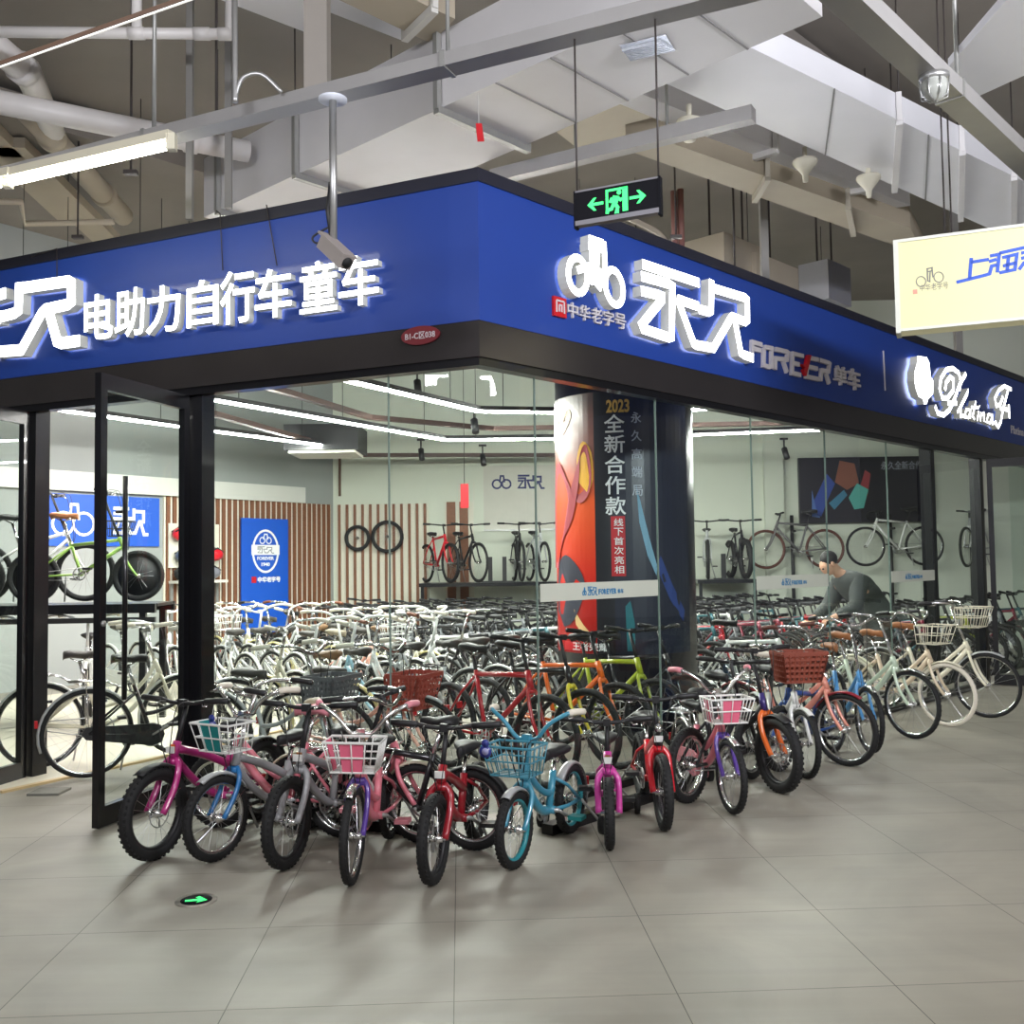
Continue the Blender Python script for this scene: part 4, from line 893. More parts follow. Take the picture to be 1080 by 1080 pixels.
# helmet display by the door post
x0 = FW_L.px(178, 570, .08)[0]; x1 = FW_L.px(231, 570, .08)[0]
mb = MB(); FW_L.box(mb, x0, 1.55, x1, 2.2, .06, .08, BACKW); FW_L.box(mb, x0, 1.32, x1, 1.36, .08, .30, plain(210, 206, 196)); o = mb.build('helmet_rack', None, FW_L.at(x0, 1.3)); tag(o, 'white accessory display board with helmets beside the door post', 'display rack')
mb = MB(); F = FW_L; F.box(mb, x0 + .02, .3, x0 + .07, 1.32, .06, .1, STEEL); F.box(mb, x1 - .07, .3, x1 - .02, 1.32, .06, .1, STEEL); mb.build('rack_legs', o).location = -V(o.location)
hw = x1 - x0
for i, (fx, z, c, lab) in enumerate(((.16, 2.04, RED, 'red bicycle helmet at upper left of the display board'), (.22, 1.72, paint(70, 84, 110), 'slate blue helmet under the red one'), (.62, 1.98, paint(60, 80, 150), 'blue helmet at upper middle of the display board'), (.84, 1.74, RED, 'red helmet at right of the display board'), (.55, 1.70, SILV, 'silver helmet at middle of the display board'), (.2, 1.46, SATIN, 'dark helmet on the display shelf, left'), (.78, 1.47, paint(120, 120, 130), 'grey helmet on the display shelf, right'))):
    mb = MB(); p = FW_L.at(x0 + hw * fx, z, .17); secs = []
    Mx = MX((FW_L.ux, FW_L.n, V((0, 0, 1)))).transposed()
    mb.sphere(p, .12, c, 14, 8, (1.15, .85, .8), Mx)
    for q in (-.045, 0, .045): mb.tube([p + Mx @ V((-.12, q, .035)), p + Mx @ V((0, q * 1.4, .099)), p + Mx @ V((.12, q, .035))], .012, SATIN, 5)
    tag(mb.build('bicycle_helmet', None, p), lab, 'helmet', 'helmets on the accessory board')
# wheels hanging on the rear slats
for x, y, r_, lab in ((377, 567.5, 14, 'smaller spoked wheel hanging on the slats, left one'), (408.5, 566, 17.5, 'larger spoked wheel hanging on the slats, right one')):
    p = onplane(x, y, FB.at(0, 0, .12), FB.n); Rw = r_ * (p - EYE).dot(FW) / FOC
    w, h, t = wheel_parts(Rw, .028, SATIN, BLACK, 18, False); Mq = MX((FB.ux, -FB.n, V((0, 0, 1)))).transposed()
    for q in (w, h, t): q.xf(Mq.to_4x4())
    o = w.build('wheelset'); o.location = p; t.build('tire', o); h.build('hub', o); tag(o, lab, 'bicycle wheel', 'wheels hanging on slats')
# raised display shelf along the back wall with bicycles facing the shop
def shelf(x0, x1, label):
    z = 1.24; r = empty('display_shelf', FB.at(x0, 0, .5), 0, label, 'shelf'); o = FB.at(x0, 0, .5)
    mb = MB(); FB.box(mb, x0, z - .06, x1, z, .08, .95, DARK); mb.xf(MX.Translation(-o)); mb.build('shelf_deck', r)
    n = max(2, int((x1 - x0) / 1.6) + 1)
    for i in range(n):
        x = x0 + .05 + (x1 - x0 - .1) * i / (n - 1); mb = MB(); FB.box(mb, x - .025, 0, x + .025, z - .06, .86, .92, DARK); mb.xf(MX.Translation(-o)); mb.build('leg', r)
    return r
xa, xb_ = FB.px(442, 590, .9)[0], FB.px(604, 590, .9)[0]
shelf(xa, xb_, 'black raised display shelf on back wall left of the poster column')
xc, xd = FB.px(735, 590, .9)[0], FB.px(799, 590, .9)[0]
shelf(xc, xd, 'black raised display shelf on back wall right of the poster column')
small = K(**{**mtb, 'R': .33, 'wb': .98, 'bar_h': .95, 'seat_h': .82, 'hi': False, 'bw': .36})
for x, hd, c, lab in ((462, 152, RED, 'red mountain bicycle on the shelf, left of the black one'), (490, 150, BLACKP, 'black mountain bicycle on the shelf beside the red one'), (546, 172, SATIN, 'dark mountain bicycle seen end on, shelf left of poster column'), (566, 165, SILV, 'silver mountain bicycle seen end on near the poster column')):
    p = FB.at(FB.px(x, 590, .55)[0], 1.24, .56); make_bike(K(**{**small, 'frame': c, 'wb': .9 if x > 500 else .98}), 'mountain_bicycle', p, hd, lab, 'bicycles on the raised shelves')
for x, hd, c, lab in ((746, 190, SILV, 'silver mountain bicycle on the right shelf beside the column'), (778, 176, BLACKP, 'black fat tyred mountain bicycle end on, right shelf')):
    p = FB.at(FB.px(x, 590, .55)[0], 1.24, .56); make_bike(K(**{**small, 'frame': c, 'tw': .045 if x > 760 else .025, 'wb': .88}), 'mountain_bicycle', p, hd, lab, 'bicycles on the raised shelves')
for x, sh in ((517, 1), (532, 1), (763, 2)):
    p = FB.at(FB.px(x, 590, .6)[0], 1.24, .6); mb = MB(); mb.box(p + V((0, 0, .21)), (.07, .06, .42), SATIN); mb.box(p + V((0, 0, .01)), (.3, .2, .02), SATIN)
    tag(mb.build('wheel_stand', None, p), 'black upright wheel stand on %s' % {517: 'left shelf, left of the pair', 532: 'left shelf, right of the pair', 763: 'right shelf between two bicycles'}[x], 'stand')
# bicycles on wall poles
def wall_bike(k, name, x, y, hd, lab, off=.30, tilt=0):
    p = onplane(x, y, FB.at(0, 0, off), FB.n); r = make_bike(k, name, p - V((0, 0, k['R'])), hd, lab, 'bicycles hung on the back wall'); r.rotation_euler = (0, tilt, R(90 - hd)); return r, p
road = K(**{**mtb, 'R': .335, 'wb': 1.0, 'tw': .021, 'bar_h': .92, 'seat_h': .96, 'fat': .019, 'hi': False, 'nsp': 16, 'bw': .22, 'rim': CHROME})
for k_, x, y, hd, lab in ((K(**{**road, 'frame': plain(110, 108, 108), 'tyre': plain(92, 52, 40), 'rim': plain(92, 52, 40)}), 839, 579, 268, 'silver bicycle with brown tyres hung on the back wall'), (K(**{**road, 'frame': WHITEB, 'bar': 'drop'}), 944, 576, 268, 'white racing bicycle with black tyres hung on the back wall'), (K(**{**road, 'frame': SILV, 'fork': WHITEP, 'tw': .024}), 1030, 577, 222, 'white forked mountain bicycle on the wall at far right')):
    r, p = wall_bike(k_, 'road_bicycle', x, y, hd, lab)
    mb = MB(); f_ = FB.n; q = V((p.x, p.y, 0)) - f_ * .2; mb.cyl(q, q + V((0, 0, 2.3)), .03, SATIN, 10); mb.cyl(q + V((0, 0, 0)), q + V((0, 0, .02)), .08, SATIN, 18); mb.cyl(q + V((0, 0, p.z + .3)), V((p.x, p.y, p.z + .3)), .02, SATIN, 8)
    tag(mb.build('bicycle_pole', None, q), 'black pole carrying the ' + lab.split(' hung')[0].split(' on the')[0], 'pole', 'poles at the back wall')
# posters at the back wall
GB = mat('grey_banner', sR(196, 194, 184), .6, noise=.06); LNAVY = plain(44, 50, 100)
x0 = FB.px(511, 590)[0]; x1 = FB.px(612, 590)[0]; zb = FB.px(545, 491)[1]; za = FB.px(545, 558)[1]
mb = MB(); FB.box(mb, x0, za, x1, zb, .0, .03, GB); FB.box(mb, x0, za - .03, x1, za, .0, .04, STEEL); o = mb.build('wall_banner', None, FB.at(x0, za)); tag(o, 'pale grey banner with navy emblem on the back wall', 'banner')
mb = MB(); w_ = x1 - x0; zc = zb - .32
for q in (.14, .24): FB.stroke(mb, [(x0 + w_ * q + .075 * math.cos(t), zc + .075 * math.sin(t)) for t in [2 * math.pi * k / 14 for k in range(15)]], .03, .031, .034, LNAVY)
FB.stroke(mb, [(x0 + w_ * .17, zc + .03), (x0 + w_ * .18, zc + .14), (x0 + w_ * .21, zc + .14), (x0 + w_ * .22, zc + .03)], .03, .031, .034, LNAVY); logo2(mb, FB, x0 + w_ * .36, zc - .08, w_ * .28, .22, .031, LNAVY, .035); mb.build('banner_emblem', o).location = -V(o.location)
x0 = FB.px(845, 590, .1)[0]; x1 = FB.px(986, 590, .1)[0]; zb = FB.px(910, 482, .1)[1]; za = FB.px(910, 551, .1)[1]
PD = mat('poster_dark', sR(38, 36, 42), .35, noise=.2, nscale=2)
mb = MB(); FB.box(mb, x0, za, x1, zb, .02, .10, PD); o = mb.build('wall_display', None, FB.at(x0, za)); tag(o, 'large dark display panel with abstract angular picture on back wall', 'display')
mb = MB(); w_ = x1 - x0; h_ = zb - za
for pts, c in (([(.10, .35), (.3, .75), (.42, .6), (.30, .35), (.2, .1), (.14, .12)], (50, 74, 150)), ([(.42, .62), (.5, .95), (.72, .9), (.78, .6), (.6, .5)], (136, 82, 60)), ([(.62, .38), (.75, .6), (.92, .5), (.84, .22), (.7, .2)], (86, 170, 160)), ([(.32, .3), (.55, .5), (.6, .42), (.4, .2)], (60, 120, 150)), ([(.78, .5), (.88, .8), (.96, .74), (.9, .4)], (150, 60, 66)), ([(.06, .1), (.07, .5), (.1, .35), (.18, .08)], (80, 110, 170))):
    FB.poly(mb, [(x0 + w_ * .5 * (a) + w_ * .06, za + h_ * b) for a, b in pts], .101, .103 + .001 * len(pts), plain(*c))
mb.build('abstract_picture', o).location = -V(o.location)
mb = MB(); text(mb, '永久全新合作款', FB.fit(x0 + w_ * .62, za + h_ * .80, x0 + w_ * .98, za + h_ * .93), (.101, .104), plain(150, 155, 165), None, .01); mb.build('display_lettering', o).location = -V(o.location)
# small red hanging banner
p = ony(490, 523, 12.5); mb = MB(); mb.box(p, (.10, .012, .30), REDS); mb.tube([p + V((0, 0, .15)), V((p.x, p.y, 5.98))], .004, SATIN, 4); tag(mb.build('hanging_banner', None, p), 'small red vertical banner hanging from the strip light', 'banner')

# ---------------------------------------------------------------- round column wrapped in posters
PN = mat('column_navy', sR(16, 18, 36), .35, coat=.1, noise=.25, nscale=2.5)
th0 = math.atan2(-COLC.y, -COLC.x)      # towards the viewer
def cyl_pt(phi, z, d=0):   # phi degrees, positive = to the viewer's right
    a = th0 + R(phi); return V((COLC.x + (COLR + d) * math.cos(a), COLC.y + (COLR + d) * math.sin(a), z))
root = empty('poster_column', COLC, 0, 'round shop column wrapped in dark and orange posters behind corner glass', 'column')
mb = MB(); mb.cyl((0, 0, 0), (0, 0, 3.62), COLR, PN, 48); mb.build('column_shaft', root)
def wrap_patch(mb, p0, p1, z0, z1, m, d=.006, n=14):
    vs = []; 
    for k in range(n + 1):
        for dd in (0, d):
            for z in (z0, z1): vs.append(cyl_pt(p0 + (p1 - p0) * k / n, z, dd) - COLC)
    fs = []
    for k in range(n):
        a = k * 4; b = a + 4; fs += [(a + 2, b + 2, b + 3, a + 3), (a + 3, b + 3, b + 1, a + 1), (a, b, b + 2, a + 2)]
    fs += [(0, 2, 3, 1), (n * 4 + 1, n * 4 + 3, n * 4 + 2, n * 4)]
    mb.add(vs, fs, m)
def wrap_poly(mb, pts, m, d=.008):
    # fan of a smooth outline (phi, z)
    P = [V((a, b)) for a, b in pts]; c = sum(P, V((0, 0))) / len(P)
    vs = [cyl_pt(p.x, p.y, d) - COLC for p in P] + [cyl_pt(c.x, c.y, d) - COLC]; n = len(P)
    mb.add(vs, [(i, (i + 1) % n, n) for i in range(n)], m)
def ramp_mat(name, stops, z0, z1):
    mt = bpy.data.materials.new(name); mt.use_nodes = True; nt = mt.node_tree; b = nt.nodes['Principled BSDF']; L = nt.links.new
    tc = nt.nodes.new('ShaderNodeTexCoord'); sx = nt.nodes.new('ShaderNodeSeparateXYZ'); mr = nt.nodes.new('ShaderNodeMapRange'); rp = nt.nodes.new('ShaderNodeValToRGB')
    L(tc.outputs['Object'], sx.inputs[0]); L(sx.outputs['Z'], mr.inputs['Value']); mr.inputs['From Min'].default_value = z0; mr.inputs['From Max'].default_value = z1
    L(mr.outputs[0], rp.inputs[0]); e = rp.color_ramp.elements
    while len(e) < len(stops): e.new(.5)
    for q, (pp, c) in zip(e, stops): q.position = pp; q.color = sR(*c) + (1,)
    L(rp.outputs[0], b.inputs['Base Color']); b.inputs['Roughness'].default_value = .25; b.inputs['Coat Weight'].default_value = .05
    return mt
WARM = ramp_mat('poster_print', [(0, (150, 24, 26)), (.3, (206, 44, 28)), (.6, (226, 92, 44)), (.8, (150, 96, 84)), (1, (92, 74, 70))], .72, 3.05)
mb = MB(); wrap_patch(mb, -92, -24, .72, 3.10, WARM); wrap_patch(mb, -24, -9, .72, 3.10, mat('poster_black', sR(30, 31, 36), .35, coat=.05), .0055)
wrap_patch(mb, -9, 60, .72, 3.10, mat('poster_slate', sR(34, 38, 54), .35, coat=.05, noise=.25, nscale=3), .005)
for pts, c in (([(-84, 1.5), (-78, 2.3), (-66, 2.5), (-52, 2.32), (-40, 2.1), (-30, 2.15), (-26, 2.35), (-30, 2.62), (-36, 2.55), (-38, 2.3), (-46, 1.95), (-60, 1.75), (-70, 1.5)], (160, 30, 44)),
               ([(-38, 2.28), (-40, 2.5), (-34, 2.66), (-26, 2.55), (-25, 2.3), (-30, 2.18)], (240, 176, 40)), ([(-74, 1.1), (-70, 1.5), (-56, 1.62), (-40, 1.5), (-34, 1.3), (-46, 1.02), (-60, .95)], (40, 42, 58)),
               ([(-86, 2.7), (-78, 2.98), (-70, 2.86), (-60, 2.82), (-50, 2.98), (-46, 2.9), (-58, 2.74), (-70, 2.78)], (236, 214, 190)), ([(-46, 1.12), (-36, .98), (-28, .88), (-32, .84), (-44, .98)], (230, 190, 130))):
    wrap_poly(mb, smooth(list(map(lambda q: V((q[0], q[1], 0)), pts + [pts[0]])), 3) and [(p.x, p.y) for p in smooth([V((a, b, 0)) for a, b in pts], 3)], plain(*c), .008 + .0006 * len(pts))
for pts, c in (([(9, 2.25), (11, 1.9), (17, 1.6), (24, 1.42), (25, 1.5), (19, 1.75), (13, 2.05)], (120, 165, 190)), ([(24, 1.5), (36, 1.2), (50, 1.0), (52, 1.1), (38, 1.35), (28, 1.6)], (40, 64, 130)), ([(-1, 1.15), (3, 1.2), (6, 1.0), (6, .75), (0, .75)], (24, 110, 120))): wrap_poly(mb, pts, plain(*c), .009)
mb.build('poster_wrap', root)
def col_text(mb, txt, p0, p1, z0, z1, m, bold=.02): text(mb, txt, lambda u, v, d: cyl_pt(p0 + (p1 - p0) * u, z0 + (z1 - z0) * v, d) - COLC, (.010, .013), m, None, bold)
GOLD = plain(214, 170, 90)
mb = MB(); col_text(mb, '2023', -13, 5, 2.90, 3.02, GOLD, .03)
for i, ch in enumerate('全新合作款'): col_text(mb, ch, -15, 1, 2.72 - i * .187, 2.885 - i * .187, LET, .012)
for i, ch in enumerate('永久高端局'): col_text(mb, ch, 6, 14, 2.80 - i * .165, 2.90 - i * .165, plain(190, 194, 204), .012)
wrap_patch(mb, -11, 0, 1.42, 1.96, REDS, .009, 6)
for i, ch in enumerate('线下首次亮相'): col_text(mb, ch, -8.6, -1.4, 1.87 - i * .085, 1.94 - i * .085, LET, .008)
wrap_patch(mb, -60, -34, .74, .82, REDS, .010, 8); col_text(mb, '王者荣耀', -48, -14, .745, .82, LET, .01)
mb.build('poster_lettering', root)

# ---------------------------------------------------------------- display rack at the left with bicycles on top
RACKZ = 1.22
rd = (RKB - RKA).normalized(); rn = V((rd.y, -rd.x, 0))
root = empty('bicycle_rack', RKB, 0, 'tall black two level bicycle rack inside the doorway', 'rack')
mb = MB(); a = RKA - RKB
for s in (-.33, .33): mb.beam(a + rn * s + V((0, 0, RACKZ - .06)), rn * s + V((0, 0, RACKZ - .06)), .06, .09, DARK)
mb.beam(a + V((0, 0, RACKZ - .03)), V((0, 0, RACKZ - .03)), .56, .03, DARK); mb.build('rack_deck', root)
mb = MB(); mb.beam(a + rn * .34 + V((0, 0, RACKZ - .17)), rn * .34 + V((0, 0, RACKZ - .17)), .05, .05, SATIN); mb.build('rack_beam', root)
for t in (-.12, -2.2, -4.3):
    for s in (-.33, .33): mb = MB(); mb.beam(rd * t + rn * s, rd * t + rn * s + V((0, 0, RACKZ - .1)), .06, .06, DARK, rd); mb.build('leg', root)
fold = K(**{**city, 'R': .255, 'wb': 1.0, 'bar_h': 1.08, 'seat_h': .86, 'hi': True, 'nsp': 20, 'frame': paint(140, 178, 84), 'style': 'mtb', 'stl': .3, 'bar': 'flat', 'bw': .29, 'barm': SATIN, 'grip': SATIN, 'saddle': TANS, 'tw': .026, 'hl': .12, 'rim': SATIN})
p = RKB - rd * .74 + V((0, 0, RACKZ)); make_bike(K(**{**fold, 'solid': True, 'basket': ('wire', SATIN, None), 'basket_z': .80}), 'city_bicycle', p - rn * -.12, 84, 'green small wheeled bicycle with brown saddle on the rack', 'bicycles on the doorway rack')
p = RKB - rd * 1.35 + V((0, 0, RACKZ)); make_bike(K(**{**fold, 'frame': WHITEB, 'saddle': SATIN, 'R': .3}), 'city_bicycle', p - rn * .14, 84, 'white bicycle behind the green one on the rack', 'bicycles on the doorway rack')
p = RKB - rd * 2.3 + V((0, 0, RACKZ)); make_bike(K(**{**fold, 'frame': paint(70, 110, 70), 'saddle': SATIN}), 'city_bicycle', p + rn * .1, 84, 'dark green bicycle on the rack, behind left door leaf', 'bicycles on the doorway rack')
i = 0
for t, c, lab in ((-.75, 'w1', 'left of the rack end'), (-1.3, 'w5', 'second under the rack'), (-1.85, 'w2', 'third under the rack'), (-2.4, 'w1', 'fourth under the rack')):
    p = RKB + rd * t; place(c, p, 90 + 70, '%s under the doorway rack, %s' % (ARCH[c][1], lab), 'bicycles below the doorway rack')

# ---------------------------------------------------------------- strip lights and ceiling kit inside
STRIP = mat('strip_light', (1, 1, 1), .5, emit=195, ec=(1, .985, .93))
ZS = 3.22
def strip(pts, label):
    P = [onz(x, y, ZS) for x, y in pts]; root = empty('strip_light', P[0], 0, label, 'strip light', 'strip lights of the shop')
    mb = MB(); lm = MB()
    for i in range(len(P) - 1):
        a, b = P[i] - P[0], P[i + 1] - P[0]; mb.beam(a + V((0, 0, .045)), b + V((0, 0, .045)), .07, .05, SATIN); lm.beam(a + V((0, 0, .010)), b + V((0, 0, .010)), .05, .02, STRIP)
    mb.build('light_housing', root); lm.build('light_diffuser', root)
    mb = MB()
    for i in range(len(P) - 1):
        n = max(1, int((P[i + 1] - P[i]).length / 1.8))
        for k in range(n + 1): q = P[i].lerp(P[i + 1], (k + .3) / (n + .6)) - P[0]; mb.tube([q + V((0, 0, .07)), q + V((0, 0, 2.7))], .004, SATIN, 4)
    mb.build('hanger_wires', root)
strip([(306, 389), (505, 435), (640, 437), (830, 429)], 'nearest long bent white strip light inside the shop')
strip([(130, 404), (213, 421), (470, 465), (640, 463), (928, 452)], 'middle long bent white strip light inside the shop')
strip([(-40, 417), (36, 430), (196, 452), (343, 471)], 'white strip light along the left side, ending near the air conditioner')
for pts, z, lab in ((([(250, 398), (390, 440), (520, 452), (900, 445)]), 3.42, 'dark cable channel above the strip lights'), ([(210, 432), (380, 480), (600, 480)], 3.3, 'dark cable channel behind the middle strip light')):
    P = [onz(x, y, z) for x, y in pts]; mb = MB()
    for i in range(len(P) - 1): mb.beam(P[i], P[i + 1], .08, .06, plain(74, 54, 48))
    tag(mb.build('cable_channel', None, P[0]), lab, 'cable channel')
for x, y, lab in ((440, 402, 'left of the glass seam'), (444, 474, 'near the wall corner'), (509, 480, 'over the grey banner'), (500, 443, 'right of the glass seam'), (827, 473, 'above the display panel')):
    p = ony(x, y, 12 if y < 450 else 15.5); mb = MB(); mb.cyl(p, p + V((.02, -.08, -.16)), .045, SATIN, 12); mb.cyl(p + V((0, 0, .0)), p + V((0, 0, .14)), .012, SATIN, 6); mb.box(p + V((0, 0, .15)), (.12, .04, .03), SATIN); tag(mb.build('track_spotlight', None, p), 'black track spotlight %s' % lab, 'spotlight', 'track spotlights inside')
p = ony(300, 478, 14.0); mb = MB(); q = ony(378, 462, 14.0); w_ = q.x - p.x
mb.box(((p.x + q.x) / 2, 14.4, p.z + .22), (w_, .9, .36), SATIN); o = mb.build('air_conditioner', None, ((p.x + q.x) / 2, 14.4, p.z)); tag(o, 'black ceiling hung air conditioner with pale underside', 'air conditioner')
mb = MB(); mb.box((0, 0, .02), (w_ * .9, .8, .04), plain(206, 204, 192)); mb.build('intake_panel', o)
mb = MB(); x = FB.px(361, 500)[0]; 
FB.box(mb, .10, 2.75, .14, FB.px(356, 470)[1], .0, .03, plain(90, 62, 46)); tag(mb.build('wall_conduit', None, FB.at(.1, 2.75)), 'thin brown vertical conduit in the back wall corner', 'conduit')
mb = MB(); x = FB.px(815, 520)[0]; FB.box(mb, x - .16, 0, x + .16, 6, 0, .12, PALE); struct(mb.build('trim_20'))

# ---------------------------------------------------------------- shop assistant bending over the bicycles
SKIN = mat('skin', sR(206, 158, 130), .55, noise=.06, nscale=30); HAIR = mat('hair_black', sR(28, 24, 23), .6, noise=.3, nscale=60); JACK = mat('jacket_cloth', sR(66, 70, 68), .8, noise=.15, nscale=14, bump=.2); TROU = mat('trouser_cloth', sR(74, 70, 66), .85, noise=.15, nscale=20); SHOE = plain(30, 28, 28)
def skinmesh(name, verts, edges, rad, m, root_i, sub=2):
    me = bpy.data.meshes.new(name); me.from_pydata(verts, edges, []); o = bpy.data.objects.new(name, me); COL.objects.link(o)
    md = o.modifiers.new('skin', 'SKIN'); md.use_smooth_shade = True; s2 = o.modifiers.new('sub', 'SUBSURF'); s2.levels = sub; s2.render_levels = sub
    if not me.skin_vertices: 
        bpy.context.view_layer.objects.active = o
    for i, r_ in enumerate(rad):
        sv = me.skin_vertices[0].data[i]; sv.radius = r_ if isinstance(r_, tuple) else (r_, r_); sv.use_root = (i == root_i)
    bpy.context.view_layer.update(); nm = bpy.data.meshes.new_from_object(o.evaluated_get(bpy.context.evaluated_depsgraph_get())); nm.name = name
    bpy.data.objects.remove(o); nm.materials.clear(); nm.materials.append(m)
    for p in nm.polygons: p.use_smooth = True
    return nm
def person():
    # local frame: x forward (the way the figure faces), y left, z up; bending about the hip
    hip = V((0, 0, .92)); chest = V((.36, 0, 1.26)); neck = V((.47, 0, 1.38)); head = V((.60, 0, 1.47))
    v = [hip, hip.lerp(chest, .5) + V((-.03, 0, .03)), chest, neck, V((.515, 0, 1.42)), head, V((.63, 0, 1.54))]
    e = [(i, i + 1) for i in range(6)]; r = [(.15, .13), (.145, .125), (.165, .125), .062, .06, (.085, .098), (.07, .085)]
    def chain(start, pts, rs):
        prev = start
        for p, q in zip(pts, rs): v.append(V(p)); r.append(q); e.append((prev, len(v) - 1)); prev = len(v) - 1
        return prev
    hands = []
    for s in (-1, 1):
        el = V((.44, s * .29, 1.00)); wr = V((.68, s * .23, .86 if s < 0 else .90)); sh = V((.36, s * .19, 1.27))
        w = chain(2, [sh, el, wr, wr + V((.06, 0, -.02))], [.062, .045, .03, (.042, .02)]); hands.append((wr, s))
        chain(0, [V((0, s * .10, .86)), V((.03, s * .11, .48)), V((-.03, s * .11, .09)), V((.03, s * .11, .045)), V((.15, s * .115, .035))], [.10, .065, .045, .045, .035])
    body = skinmesh('person', v, e, r, SKIN, 0); root = bpy.data.objects.new('person', body); COL.objects.link(root)
    for wr, s in hands:   # fingers and thumb
        mb = MB(); b = wr + V((.08, 0, -.025))
        for i in range(4):
            y = (i - 1.5) * .02; L_ = (.07, .08, .075, .06)[i]; a = b + V((0, y, 0)); mb.tube([a, a + V((L_ * .5, 0, -.012)), a + V((L_ * .75, 0, -.045)), a + V((L_ * .7, 0, -.075))], [.010, .0095, .0085, .007], SKIN, 7)
        mb.tube([wr + V((.03, -s * .025, -.01)), wr + V((.07, -s * .055, -.03)), wr + V((.10, -s * .05, -.05))], [.012, .010, .008], SKIN, 7); mb.build('fingers', root)
    jv = [V((-.06, 0, .80)), hip + V((.02, 0, .05)), hip.lerp(chest, .5) + V((-.03, 0, .03)), chest, V((.455, 0, 1.365))]; je = [(0, 1), (1, 2), (2, 3), (3, 4)]; jr = [(.21, .20), (.205, .19), (.20, .18), (.215, .185), (.11, .10)]
    for s in (-1, 1):
        el = V((.44, s * .29, 1.00)); wr = V((.66, s * .235, .87 if s < 0 else .91)); n = len(jv); jv += [V((.35, s * .2, 1.27)), el, wr]; je += [(3, n), (n, n + 1), (n + 1, n + 2)]; jr += [.118, .088, .058]
    o = bpy.data.objects.new('jacket', skinmesh('jacket', jv, je, jr, JACK, 1)); COL.objects.link(o); o.parent = root
    tv = [V((0, 0, .93))]; te = []; tr = [(.17, .155)]
    for s in (-1, 1):
        n = len(tv); tv += [V((0, s * .105, .82)), V((.03, s * .115, .48)), V((-.03, s * .115, .08))]; te += [(0, n), (n, n + 1), (n + 1, n + 2)]; tr += [.115, .085, .075]
    o = bpy.data.objects.new('trousers', skinmesh('trousers', tv, te, tr, TROU, 0)); COL.objects.link(o); o.parent = root
    fd = V((.80, 0, -.60)); up = V((.60, 0, .80)); Mh = MX((fd, V((0, 1, 0)), up)).transposed(); hc = head + V((.01, 0, .035))
    mb = MB(); mb.sphere(hc - fd * .032 + up * .012, .102, HAIR, 18, 10, (1.0, .84, .98), Mh); o = mb.build('hair', root)
    mb = MB(); f0 = hc + fd * .085 - up * .03; mb.sphere(hc + fd * .035 - up * .045, .088, SKIN, 16, 10, (.92, .82, 1.15), Mh); mb.loft([[f0 + fd * .0 + up * .03 + V((0, y, 0)) for y in (-.008, 0, .008)], [f0 + fd * .035 - up * .02 + V((0, y, 0)) for y in (-.014, 0, .014)], [f0 + fd * .012 - up * .03 + V((0, y, 0)) for y in (-.012, 0, .012)]], SKIN)
    for s in (-1, 1): mb.sphere(hc + V((0, s * .092, 0)) - up * .03, .03, SKIN, 8, 6, (.7, .35, 1.1), Mh)
    mb.build('face', root)
    mb = MB()
    for s in (-1, 1): mb.sphere(hc + fd * .105 + V((0, s * .033, 0)) - up * .02, .011, plain(30, 24, 22), 8, 6)
    mb.build('eyes', root)
    mb = MB(); mb.sphere(hc + fd * .105 - up * .085, .012, plain(160, 90, 80), 8, 6, (.7, 1.9, .5), Mh); mb.build('mouth', root)
    for s in (-1, 1):
        mb = MB(); mb.sphere((.06, s * .115, .045), .06, SHOE, 12, 8, (2.0, .75, .75)); mb.build('shoe', root)
    return root
pr = person(); tag(pr, 'person in dark grey jacket bending over bicycles at the right', 'person'); pr.location = MANP + V((0, 0, .012)); pr.rotation_euler = (0, 0, R(90 - 258))

